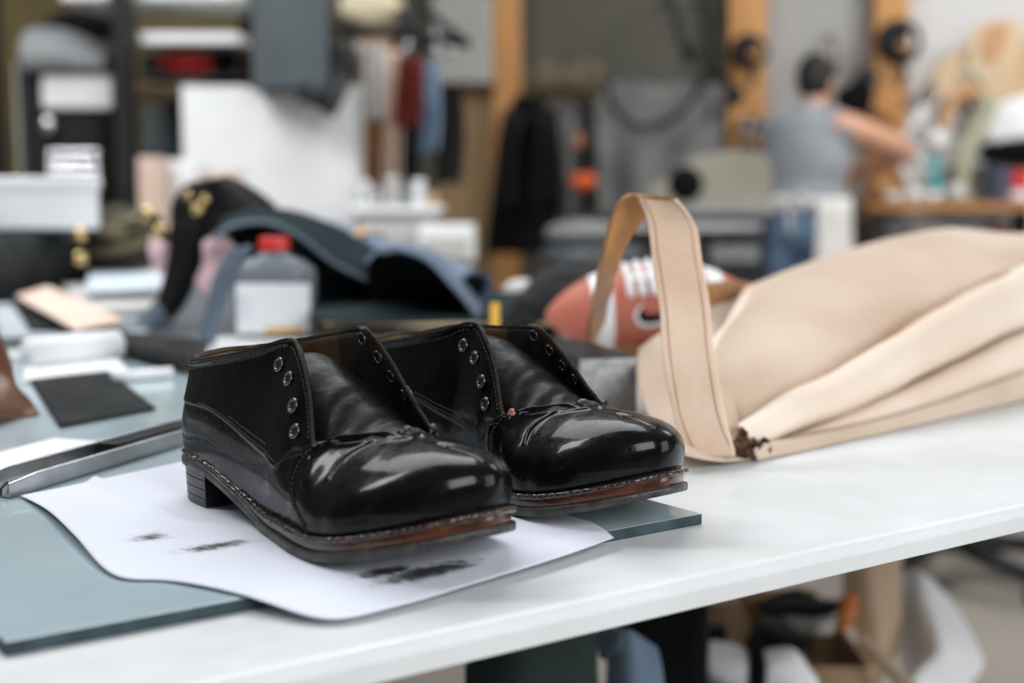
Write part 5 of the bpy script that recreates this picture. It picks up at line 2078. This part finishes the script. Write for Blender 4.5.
fused('body', join(*body), M_SKIN, wk, vox=.0085, smooth_it=3)
hair = join(ell(headc + Vector((0, 0, .034)) - fw * .008, .083, .100, .098), ell(headc - fw * .035 - Vector((0, 0, .002)), .076, .070, .080))
fused('hair', hair, M_HAIR, wk, vox=.011, smooth_it=3)
shirt = join(ell(B(0, .0, 1.22), .195, .130, .23), ell(B(0, .012, 1.335), .205, .122, .100), ell(B(0, -.005, 1.06), .180, .128, .13), limb([B(0, .02, 1.36), B(0, .03, 1.415)], [.095, .066]),
             limb([B(.12, .0, 1.37), B(.165, .01, 1.345)], [.07, .074]), limb([B(-.12, .0, 1.37), B(-.165, .01, 1.345)], [.07, .074]))
fused('shirt', shirt, M_SHIRT, wk, vox=.012, smooth_it=5)
jeans = join(ell(B(0, -.012, .93), .172, .130, .14), limb([B(.09, .0, .90), B(.10, .02, .50), B(.11, -.01, .10)], [.100, .076, .066]), limb([B(-.09, .0, .90), B(-.10, .03, .50), B(-.11, .01, .10)], [.100, .076, .066]))
fused('jeans', jeans, M_JEANS, wk, vox=.013, smooth_it=4)
for s in (1, -1):
    fused('work_shoe', join(limb([B(.112 * s, -.05, .045), B(.115 * s, .06, .045), B(.12 * s, .17, .035)], [.044, .046, .036])), M_SHOEB, wk, vox=.010, smooth_it=2)


def apron(u, v):
    a = (-.22 + 1.10 * v) * PI
    # wraps round the front and the right hip; v runs round the waist
    w, dd = .198 + .05 * u, .150 + .06 * u
    rr = math.cos(a - .10 * PI) * w
    ff = math.sin(a - .10 * PI) * dd
    z = 1.045 - .62 * u
    return B(rr + .006 * math.sin(v * 40) * u, ff, z)


V, F = g_grid(apron, 24, 60)
mesh('apron', wobble(V, .012, 6), F, M_APRON, wk, solid=.006)
ring = [B(.190 * math.cos(a * PI / 12), .138 * math.sin(a * PI / 12), 1.035) for a in range(24)]
mesh('apron_string', *g_tube(ring, .016, 8, closed=True), M_APRON, wk)
kn = B(-.02, -.145, 1.03)
mesh('apron_bow', *join(g_ball(kn, .026, 8), g_tube(catmull([kn, kn + rt * .06 + Vector((0, -.02, .03)), kn + rt * .07 - Vector((0, .02, .03)), kn], 6), .012, 6),
                        g_tube(catmull([kn, kn - rt * .06 + Vector((0, -.02, .02)), kn - rt * .07 - Vector((0, .02, .03)), kn], 6), .012, 6), g_tube([kn, kn - Vector((-.01, .02, .14))], .012, 6)), M_APRON, wk)

# ------------------------------------------------------------------ far bench on the bright side
M_BTOP = material('orange_brown_bench_top', (.36, .16, .04), rough=.5, bump=.0006, bscale=20, color2=(.46, .22, .07), vscale=6, stretch=(1, 6, 6))
zb = PY(950, 203, 6.3).z
fb_ = thing('far_workbench', (2.5, 6.75, 0), 'far workbench with an orange-brown wooden top, crowded with tools beside the worker', 'workbench')
bx0, bx1 = PY(866, 203, 6.55).x, 3.6
mesh('bench_top', *g_box(((bx0 + bx1) / 2, 6.86, zb - .02), (bx1 - bx0, .72, .04)), M_BTOP, fb_, smooth=False, bevel=.004)
for x in (bx0 + .06, 2.55, bx1 - .06):
    for y in (6.56, 7.16):
        mesh('leg', *g_box((x, y, (zb - .04) / 2), (.07, .07, zb - .04)), M_DARK, fb_, smooth=False, bevel=.004)
mesh('shelf', *g_box(((bx0 + bx1) / 2, 6.86, .45), (bx1 - bx0 - .1, .62, .03)), M_GREYP, fb_, smooth=False, bevel=.004)
for k, (x0, x1, y0, mt, lb) in enumerate(((884, 912, 216, M_GREYP, 'grey bin under the far bench, nearest the worker'), (916, 948, 219, M_OFFW, 'pale bin under the far bench, second from the worker'),
                                          (952, 986, 217, M_GREYP, 'grey bin under the far bench, third from the worker'), (990, 1012, 222, material('dull_rose_bin', (.32, .12, .13), rough=.6, bump=.0003, bscale=20, var=.1), 'dull rose bin under the far bench'))):
    a, b = PY(x0, y0, 6.62), PY(x1, 300, 6.62)
    zlo = .466
    zhi = a.z - .01
    o = mesh('storage_bin', *g_box(((a.x + b.x) / 2, 6.80, (zhi + zlo) / 2), (b.x - a.x, .3, zhi - zlo)), mt, smooth=False, bevel=.01)
    tag(o, lb, 'bin', 'bins under the far bench')


def on_bench(px, Y=6.6):
    return Vector((PY(px, 203, Y).x, Y, zb + .001))


def lathe_thing(name, px, prof, mat, label, cat, Y=6.6, group=None, n=24):
    c = on_bench(px, Y)
    o = mesh(name, *g_lathe(c, prof, n), mat)
    tag(o, label, cat, group)
    return o


M_TEALP = material('teal_plastic', (.05, .32, .34), rough=.35, bump=.0003, bscale=20, var=.1)
M_SAGE = material('sage_green_enamel', (.36, .37, .26), rough=.45, bump=.0004, bscale=20, color2=(.46, .46, .34), vscale=8)
M_NAVY = material('navy_plastic', (.02, .03, .055), rough=.4, bump=.0003, bscale=20, var=.1)
c = on_bench(934, 6.62)
t = thing('spray_bottle', c, 'teal spray bottle standing on the far bench', 'bottle')
mesh('bottle_body', *g_lathe(c, [(.03, 0), (.036, .01), (.036, .11), (.014, .15), (.014, .17)], 20), M_TEALP, t)
mesh('spray_head', *g_box(c + Vector((-.012, 0, .195)), (.06, .025, .05)), M_TEALP, t, smooth=False, bevel=.006)
mesh('trigger', *g_tube([c + Vector((-.03, 0, .18)), c + Vector((-.04, 0, .14))], .006, 6), M_WHITE, t)
c = on_bench(962, 6.78)
t = thing('sage_press', c, 'sage green bench press with a curved arm on the far bench', 'tool')
mesh('base', *g_lathe(c, [(.09, 0), (.09, .03), (.05, .05), (.045, .06)], 24), M_SAGE, t)
mesh('column', *g_tube(catmull([c + Vector((0, 0, .04)), c + Vector((.0, 0, .2)), c + Vector((.04, 0, .30)), c + Vector((.10, 0, .42)), c + Vector((.09, 0, .50))], 8), .045, 14), M_SAGE, t)
mesh('arm', *g_tube(catmull([c + Vector((.09, 0, .50)), c + Vector((0, 0, .52)), c + Vector((-.08, 0, .44)), c + Vector((-.10, 0, .34))], 8), .032, 12), M_TANL, t)
mesh('crank', *g_tube(catmull([c + Vector((.09, 0, .52)), c + Vector((.02, -.03, .60)), c + Vector((-.05, -.03, .58))], 8), .02, 10), M_SAGE, t)
c = on_bench(914, 7.0)
t = thing('desk_lamp', c, 'white jointed lamp with a cone shade standing behind the teal bottle', 'lamp')
mesh('base', *g_lathe(c, [(.08, 0), (.08, .02), (.02, .03)], 24), M_WHITE, t)
mesh('arm', *g_tube([c + Vector((0, 0, .02)), c + Vector((-.10, 0, .24))], .02, 10), M_WHITE, t)
mesh('arm', *g_tube([c + Vector((-.10, 0, .24)), c + Vector((.04, 0, .46))], .02, 10), M_WHITE, t)
mesh('lamp_shade', *g_lathe(c + Vector((.10, -.05, .33)), [(.085, -.08), (.075, -.04), (.05, .06), (.02, .12), (.0, .125)], 24, rot=Matrix.Rotation(.5, 3, 'Y'), cap=False), M_WHITE, t, solid=.004)
for k, (x, w, h, lb) in enumerate(((892, .042, .045, 'small white bowl on the far bench beside the worker'), (913, .05, .055, 'wider white bowl in the middle of the white bowls on the far bench'), (934, .038, .05, 'white bowl below the teal spray bottle'))):
    c = on_bench(x, 6.56)
    lathe_thing('bowl', x, [(w * .5, 0), (w * .8, h * .4), (w, h), (w * .92, h), (w * .7, h * .45), (0.0, h * .3)], M_WHITE, lb, 'bowl', 6.56, 'white bowls on the far bench')
lathe_thing('wooden_pot', 882, [(.04, 0), (.045, .05), (.035, .09), (.03, .09)], M_TANL, 'tan pot on the far bench right beside the worker', 'pot', 6.68)
lathe_thing('glass_ball_jar', 956, [(.02, 0), (.04, .02), (.045, .045), (.03, .075), (.02, .085)], M_OFFW, 'small pale round jar on the far bench in front of the sage press', 'jar', 6.54)
for k, (x0, x1, y0, mt, lb) in enumerate(((986, 998, 164, M_NAVY, 'navy box on the far bench nearest the sage press'), (1001, 1010, 168, material('violet_grey_box', (.10, .10, .17), rough=.5, bump=.0003, bscale=20, var=.1), 'violet-grey box standing between the navy box and the red can'))):
    a = PY(x0, y0, 6.6)
    b = PY(x1, y0, 6.6)
    o = mesh('tool_case', *g_box(((a.x + b.x) / 2, 6.65, (a.z + zb) / 2), (b.x - a.x, .10, a.z - zb - .002)), mt, smooth=False, bevel=.006)
    tag(o, lb, 'case')
c = on_bench(1019, 6.6)
t = thing('red_can', c, 'red can with a white lower label at the end of the far bench', 'can')
mesh('can_body', *g_lathe(c, [(.038, 0), (.04, .004), (.04, .135), (.034, .145), (.012, .147)], 24), M_RED, t)
mesh('can_label', *g_lathe(c, [(.0408, .012), (.0408, .055)], 24, cap=False), M_WHITE, t)
a, b = PY(978, 138, 6.85), PY(1075, 165, 6.85)
t = thing('wall_bracket_shelf', ((a.x + b.x) / 2, 7.0, b.z), 'small shelf bearing black cloth over the red can', 'shelf')
mesh('board', *g_box(((a.x + b.x) / 2, 7.14, b.z - .01), (b.x - a.x, .5, .02)), M_DARK, t, smooth=False, bevel=.003)
V, F = g_ball(((a.x + b.x) / 2 + .03, 7.05, b.z + .065), 1.0, 14, (.20, .16, .075))
o = mesh('black_cloth_heap', wobble(V, .03, 8), F, M_BLACKCL)
tag(o, 'black cloth heap lying on the small shelf over the red can', 'cloth')
wp = [[PY(x, y, 6.98) for x, y in r] for r in (((990, 108), (1010, 100), (1040, 90)), ((985, 128), (1008, 122), (1040, 110)), ((1000, 146), (1015, 140), (1040, 132)))]
V, F = g_patch(wp, 12, 12)
o = mesh('white_cloth', wobble(V, .01, 12), F, M_WHITECL, solid=.006)
tag(o, 'white cloth hanging below the tan pattern boards', 'cloth')

# pattern boards hanging on the pale wall
M_PAT = material('tan_pattern_board', (.60, .44, .28), rough=.7, bump=.0006, bscale=20, color2=(.68, .52, .35), vscale=4)


def board(name, pts, Y, mat, label, th=.012, parent=None):
    P3 = [PY(x, y, Y) for x, y in pts]
    n = len(P3)
    V = P3 + [p + Vector((0, th, 0)) for p in P3]
    F = [tuple(range(n)), tuple(range(n, 2 * n))[::-1]] + [(i, (i + 1) % n, n + (i + 1) % n, n + i) for i in range(n)]
    o = mesh(name, V, F, mat, parent, smooth=False)
    if label:
        tag(o, label, 'pattern board', 'pattern boards on the pale wall')
    return o


board('pattern_board', [(970, 34), (980, 24), (1014, 18), (1022, 28), (1020, 70), (1016, 104), (996, 112), (976, 108), (968, 80)], 7.20, M_PAT, 'largest tan pattern board on the pale wall, with a brown inlay')
board('inlay', [(984, 34), (992, 24), (1010, 22), (1006, 44), (994, 62), (982, 56)], 7.185, M_TANL, None, parent=None).name = 'leather_inlay'
o = bpy.data.objects['leather_inlay']
o.parent = bpy.data.objects['pattern_board']
board('pattern_board', [(936, 66), (952, 54), (974, 44), (972, 92), (948, 98), (934, 92)], 7.24, M_PAT, 'smaller tan pattern board tucked behind the largest one')
board('pattern_board', [(1018, 40), (1045, 30), (1060, 60), (1040, 100), (1018, 98)], 7.26, M_TAN, 'tan pattern board past the largest one at the picture edge')
for k, (x0, y0, x1, y1) in enumerate(((912, 96, 932, 66), (918, 128, 938, 96))):
    o = mesh('clamp_arm', *g_tube([PY(x0, y0, 7.1), PY(x1, y1, 7.25)], .018, 10), M_OFFW if k < 2 else M_WHITE)
    tag(o, ['upper pale clamp arm hanging near the coil', 'lower pale clamp arm hanging above the bowls'][k], 'rod')

# ------------------------------------------------------------------ machine table in the middle distance
M_BEIGE = material('beige_machine_enamel', (.26, .24, .19), rough=.45, bump=.0005, bscale=12, color2=(.33, .31, .25), vscale=4)
mt_ = thing('machine_table', (PY(670, 240, 5.2).x, 5.5, 0), 'black machine table with a steel front strip, below the beige machine head', 'machine table')
a, b = PY(560, 216, 5.2), PY(772, 232, 5.2)
mesh('table_board', *g_box(((a.x + b.x) / 2, 5.55, (a.z + b.z) / 2), (b.x - a.x, .7, a.z - b.z)), M_DARK, mt_, smooth=False, bevel=.008)
a2, b2 = PY(594, 222, 5.18), PY(762, 231, 5.18)
mesh('steel_strip', *g_box(((a2.x + b2.x) / 2, 5.19, (a2.z + b2.z) / 2), (b2.x - a2.x, .012, a2.z - b2.z)), M_CHROME, mt_, smooth=False, bevel=.002)
a3, b3 = PY(572, 232, 5.25), PY(768, 300, 5.25)
mesh('cabinet_body', *g_box(((a3.x + b3.x) / 2, 5.55, b.z / 2 - .0), (b3.x - a3.x, .58, b.z)), M_DARK, mt_, smooth=False, bevel=.01)
for x0, x1 in ((600, 645), (655, 700), (712, 758)):
    c0_, c1_ = PY(x0, 244, 5.24), PY(x1, 262, 5.24)
    d = mesh('drawer', *g_box(((c0_.x + c1_.x) / 2, 5.245, (c0_.z + c1_.z) / 2), (c1_.x - c0_.x, .02, c0_.z - c1_.z)), M_GREYP if x0 > 700 else M_SLATE, mt_, smooth=False, bevel=.004)
    h_ = mesh('handle', *g_tube([Vector(((c0_.x + c1_.x) / 2 - .04, 5.222, c0_.z - .02)), Vector(((c0_.x + c1_.x) / 2 + .04, 5.222, c0_.z - .02))], .006, 8), M_CHROME, d)
    h_.matrix_parent_inverse = d.matrix_parent_inverse.inverted() if False else Matrix.Identity(4)
hd = thing('sewing_machine', PY(715, 216, 5.3), 'beige machine head with a round black opening, standing on the black machine table', 'machine')
ol = [(656, 196), (664, 187), (686, 176), (702, 160), (730, 154), (762, 156), (768, 170), (766, 211), (700, 211), (690, 206), (672, 206), (660, 203)]
P3 = [PY(x, y, 5.32) for x, y in ol]
n = len(P3)
V = P3 + [p + Vector((0, .24, 0)) for p in P3]
F = [tuple(range(n)), tuple(range(n, 2 * n))[::-1]] + [(i, (i + 1) % n, n + (i + 1) % n, n + i) for i in range(n)]
mesh('casting', V, F, M_BEIGE, hd, smooth=False, bevel=.02, segs=4)
c = PY(686, 184, 5.30)
mesh('black_opening', *g_lathe(Vector((c.x, 5.315, c.z)), [(.0, -.02), (.062, -.02), (.066, .0), (.055, .012), (0, .012)], 28, rot=Matrix.Rotation(PI / 2, 3, 'X'), cap=False), M_BLACKCL, hd)
mesh('base_plate', *g_box((PY(712, 214, 5.4).x, 5.44, PY(712, 216, 5.2).z + .017), (.34, .26, .03)), M_GREYP, hd, smooth=False, bevel=.006)
t = thing('shop_stool', (PY(600, 250, 4.7).x, 4.7, 0), 'grey stool with a round seat beside the black machine table', 'stool')
c = PY(590, 262, 4.7)
mesh('seat', *g_lathe(Vector((c.x, 4.7, c.z)), [(.0, .0), (.15, .0), (.16, .02), (.15, .05), (.0, .055)], 28, cap=False), M_SLATE, t)
mesh('stem', *g_tube([Vector((c.x, 4.7, c.z)), Vector((c.x, 4.7, .08))], .025, 10), M_CHROME, t)
for k in range(4):
    a_ = k * PI / 2 + .5
    mesh('foot', *g_tube([Vector((c.x, 4.7, .1)), Vector((c.x + .22 * math.cos(a_), 4.7 + .22 * math.sin(a_), .022))], .02, 8), M_DARK, t)
o = mesh('grey_cushion', *g_ball(Vector((c.x - .02, 4.7, c.z + .095)), 1.0, 14, (.13, .12, .045)), M_GREYCL)
tag(o, 'grey cushion lying on the shop stool seat', 'cushion')

# ------------------------------------------------------------------ second table behind (carries the far clutter)
t = thing('back_table', T2(.25, 1.9, -.9), 'dark-topped table pushed against the rear of the white worktable, holding the ball and carton', 'table')
V, F = g_prism([(-.78, 1.262), (1.22, 1.262), (1.22, 2.5), (-.78, 2.5)], -.022, -.0003, lambda x, y, z: T2(x, y, z))
mesh('tabletop', V, F, M_SLATE, t, smooth=False, bevel=.002)
for a, b in ((-.7, 1.35), (1.14, 1.35), (-.7, 2.42), (1.14, 2.42)):
    mesh('leg', *g_box(T2(a, b, -.461), (.05, .05, .878), rz=math.atan2(ed.y, ed.x)), M_TLEG, t, smooth=False, bevel=.003)

# ------------------------------------------------------------------ things stored under the worktable
M_CARD = material('corrugated_cardboard', (.44, .29, .17), rough=.85, bump=.0008, bscale=60, color2=(.52, .36, .22), vscale=6)
M_KRAFT = material('pale_raw_canvas', (.52, .38, .26), rough=.9, bump=.002, bscale=30, color2=(.60, .45, .32), vscale=7)


def floor_sheet(name, rows, mat, label, cat, nu=30, nv=30, amp=.01, sc=9, seed=0, solid=.008, parent=None):
    V, F = g_patch(rows, nu, nv)
    V = wobble(V, amp, sc, seed)
    V = [Vector((v[0], v[1], max(v[2], .009))) for v in V]
    o = mesh(name, V, F, mat, parent, solid=solid, soffset=0)
    if label:
        tag(o, label, cat)
    return o


def U(px, py, Y):
    return PY(px, py, Y)


floor_sheet('white_dust_sheet', [
    [U(900, 576, 2.35), U(918, 570, 2.30), U(934, 580, 2.32)],
    [U(896, 612, 2.30), U(926, 604, 2.18), U(956, 620, 2.26)],
    [U(902, 660, 2.28), U(940, 650, 2.10), U(984, 660, 2.24)],
    [U(905, 740, 2.26), U(950, 730, 2.05), U(1015, 735, 2.22)],
    [Vector((1.20, 2.30, .01)), Vector((1.35, 2.0, .01)), Vector((1.62, 2.2, .01))]], M_WHITECL, 'white dust sheet slumped on the floor below the table, beside the tan canvas', 'sheet', nu=40, seed=3, amp=.014)
floor_sheet('canvas_panel', [
    [U(846, 548, 2.20), U(872, 545, 2.18), U(900, 548, 2.2)],
    [U(848, 600, 2.18), U(874, 600, 2.15), U(900, 602, 2.18)],
    [U(858, 650, 2.14), U(880, 652, 2.12), U(898, 640, 2.16)],
    [U(862, 740, 2.12), U(884, 742, 2.10), U(898, 735, 2.14)],
    [Vector((1.02, 2.12, .01)), Vector((1.08, 2.10, .01)), Vector((1.14, 2.14, .01))]], M_KRAFT, 'tall pale canvas panel standing on the floor, between the dust sheet and the box', 'canvas', seed=6)
bx = thing('cardboard_box', (U(815, 660, 1.98).x, 2.0, 0), 'open cardboard box full of black scraps on the floor below the table', 'box')
cx0, cx1 = U(765, 660, 1.95).x, U(862, 660, 1.95).x
ztop = U(815, 655, 1.95).z
for nm, cc, sz in (('front_wall', ((cx0 + cx1) / 2, 1.90, ztop / 2), (cx1 - cx0, .006, ztop)), ('back_wall', ((cx0 + cx1) / 2, 2.28, ztop / 2), (cx1 - cx0, .006, ztop)),
                   ('side_wall', (cx0, 2.09, ztop / 2), (.006, .38, ztop)), ('side_wall', (cx1, 2.09, ztop / 2), (.006, .38, ztop)), ('bottom', ((cx0 + cx1) / 2, 2.09, .006), (cx1 - cx0, .38, .006))):
    mesh(nm, *g_box(cc, sz), M_CARD, bx, smooth=False, bevel=.001)
mesh('front_flap', *g_box(((cx0 + cx1) / 2 - .005, 1.85, ztop - .020), (cx1 - cx0 - .01, .10, .005), rx=.42), M_CARD, bx, smooth=False, bevel=.001)
for k, (x, y, Y, s, mt, lb) in enumerate(((775, 640, 2.02, (.045, .06, .026), M_BLACKCL, 'black leather scrap heaped at one end of the cardboard box'), (800, 605, 2.10, (.056, .05, .015), M_BLACKCL, 'black rolled cloth lying across the open cardboard box'),
                                          (812, 623, 2.06, (.042, .05, .012), M_OFFW, 'pale rag between the black scraps in the cardboard box'))):
    c = U(x, y, Y)
    V, F = g_ball(c, 1.0, 12, s)
    o = mesh('fabric_scrap', wobble(V, .02, 16, k), F, mt)
    tag(o, lb, 'scrap')
V, F = g_ball(((cx0 + cx1) / 2, 2.09, ztop * .5 + .006), 1.0, 16, ((cx1 - cx0) * .38, .13, ztop * .46))
o = mesh('brown_cloth_heap', wobble(V, .012, 14), F, M_BRN)
tag(o, 'brown cloth heap filling the open cardboard box', 'cloth')
V, F = g_patch([[U(840, 596, 1.97), U(850, 594, 1.97), U(859, 597, 1.98)], [U(838, 614, 1.95), U(848, 613, 1.945), U(858, 613, 1.96)], [U(833, 630, 1.95), U(842, 632, 1.94), U(852, 628, 1.96)]], 10, 10)
o = mesh('orange_leather_tab', V, F, material('orange_leather', (.50, .15, .035), rough=.5, bump=.0006, bscale=60, var=.1), solid=.004)
tag(o, 'bright orange leather tab hanging in front of the black rolled cloth', 'leather')
for k, (p, q, r, lb) in enumerate((((862, 640, 1.86), (912, 690, 1.80), .010, 'thin wooden stick crossing the base of the canvas panel'),)):
    a = U(*p)
    b = U(*q)
    d = (b - a).normalized()
    if k < 2:
        b = b + d * ((b.z - .012) / max(.05, -d.z))
    o = mesh('wooden_stick', *g_tube([a, b], r, 6), M_BRN if k else M_KRAFT, smooth=False)
    tag(o, lb, 'stick')
c = U(752, 668, 1.72)
wc = thing('white_cloth_bundle', (c.x, c.y, 0), 'bundle of white cloth tied with a black band on top of a black bag', 'cloth bundle')
V1 = join((wobble(g_ball(U(730, 668, 1.72), .030, 12, (1.0, 1.1, 1.2))[0], .014, 20, 1), g_ball(c, .03, 12)[1]), (wobble(g_ball(U(784, 678, 1.72), .036, 12, (1.2, 1.1, .9))[0], .014, 20, 2), g_ball(c, .03, 12)[1]))
mesh('cloth', *V1, M_WHITECL, wc)
V, F = g_ball(U(757, 670, 1.70), 1.0, 10, (.011, .03, .036))
mesh('black_band', V, F, M_BLACKCL, wc)
c = U(752, 720, 1.72)
V, F = g_ball(Vector((c.x, 1.74, c.z / 2)), 1.0, 18, (.085, .10, c.z / 2))
o = mesh('black_sack', wobble(V, .02, 8, 3), F, M_BLACKCL)
tag(o, 'upright black sack carrying the white cloth bundle', 'bag')
a, b = U(622, 560, 1.55), U(714, 560, 1.55)
o = mesh('black_suitcase', *g_box(((a.x + b.x) / 2, 1.66, .40), (b.x - a.x, .20, .78)), M_BLACKCL, smooth=False, bevel=.02)
tag(o, 'tall black case standing below the table, between blue cloth and cardboard box', 'case')
h_ = mesh('handle', *g_tube(catmull([Vector(((a.x + b.x) / 2 - .02, 1.66, .786)), Vector(((a.x + b.x) / 2 - .02, 1.66, .81)), Vector(((a.x + b.x) / 2 + .02, 1.66, .81)), Vector(((a.x + b.x) / 2 + .02, 1.66, .786))], 6), .006, 8), M_DARK, o)
h_.matrix_parent_inverse = Matrix.Identity(4)
floor_sheet('blue_cloth', [
    [U(600, 632, 1.38), U(615, 628, 1.36), U(632, 640, 1.38)],
    [U(604, 655, 1.36), U(622, 650, 1.33), U(644, 664, 1.36)],
    [U(612, 700, 1.35), U(634, 696, 1.32), U(660, 705, 1.35)],
    [Vector((.09, 1.34, .01)), Vector((.12, 1.30, .01)), Vector((.15, 1.34, .01))]], M_BLUECL, 'faded blue cloth trailing to the floor next to the tall black case', 'cloth', seed=8, amp=.010)
floor_sheet('dark_teal_cloth', [
    [U(470, 668, 1.25), U(520, 655, 1.22), U(585, 640, 1.3)],
    [U(470, 700, 1.22), U(525, 690, 1.18), U(595, 680, 1.28)],
    [Vector((-.05, 1.2, .01)), Vector((0.0, 1.15, .01)), Vector((.07, 1.28, .01))]], material('dark_teal_cloth', (.018, .035, .034), rough=.9, bump=.002, bscale=40, var=.3), 'very dark teal cloth hanging under the front of the table', 'cloth', seed=9, amp=.012)
# castor chair foot far back on the floor
c = P(960, 600, 0.0)
ch_ = thing('chair_base', P(962, 572, 0.06), 'dark five-spoked swivel chair base on the floor behind the dust sheet', 'chair')
cc = P(945, 578, 0.0)
cc.z = 0
for k in range(5):
    a_ = k * 2 * PI / 5 + .15
    e = cc + Vector((.33 * math.cos(a_), .33 * math.sin(a_), .075))
    mesh('spoke', *g_tube([cc + Vector((0, 0, .12)), e], [.032, .022], 10), M_DARK, ch_)
    mesh('castor', *g_ball(Vector((e.x, e.y, .033)), .033, 10, (1, .8, 1)), M_DARK, ch_)
mesh('gas_stem', *g_tube([cc + Vector((0, 0, .08)), cc + Vector((0, 0, .42))], .028, 12), M_DARK, ch_)
mesh('seat', *g_ball(cc + Vector((0, 0, .47)), 1.0, 16, (.24, .23, .05)), M_BLACKCL, ch_)

wc2 = thing('slatted_crate', (U(735, 620, 2.7).x, 2.75, 0), 'dark brown slatted crate on the floor behind the tall black case', 'crate')
x0_, x1_ = U(690, 600, 2.6).x, U(792, 600, 2.6).x
zt_ = U(735, 597, 2.6).z
for k in range(4):
    zz = zt_ - .03 - k * (zt_ - .06) / 3
    for yy in (2.6, 2.9):
        mesh('slat', *g_box(((x0_ + x1_) / 2, yy, zz), (x1_ - x0_, .012, .045)), M_BRN, wc2, smooth=False, bevel=.002)
for xx in (x0_ + .015, x1_ - .015):
    for yy in (2.615, 2.885):
        mesh('corner_post', *g_box((xx, yy, zt_ / 2), (.03, .03, zt_)), M_BRN, wc2, smooth=False, bevel=.002)
mesh('bottom', *g_box(((x0_ + x1_) / 2, 2.75, .012), (x1_ - x0_, .28, .012)), M_BRN, wc2, smooth=False)
V, F = g_ball(((x0_ + x1_) / 2, 2.75, zt_ * .5), 1.0, 16, ((x1_ - x0_) * .40, .11, zt_ * .44))
o = mesh('black_cloth_heap', wobble(V, .015, 9), F, M_BLACKCL)
tag(o, 'black cloth heap stuffed inside the slatted crate', 'cloth')
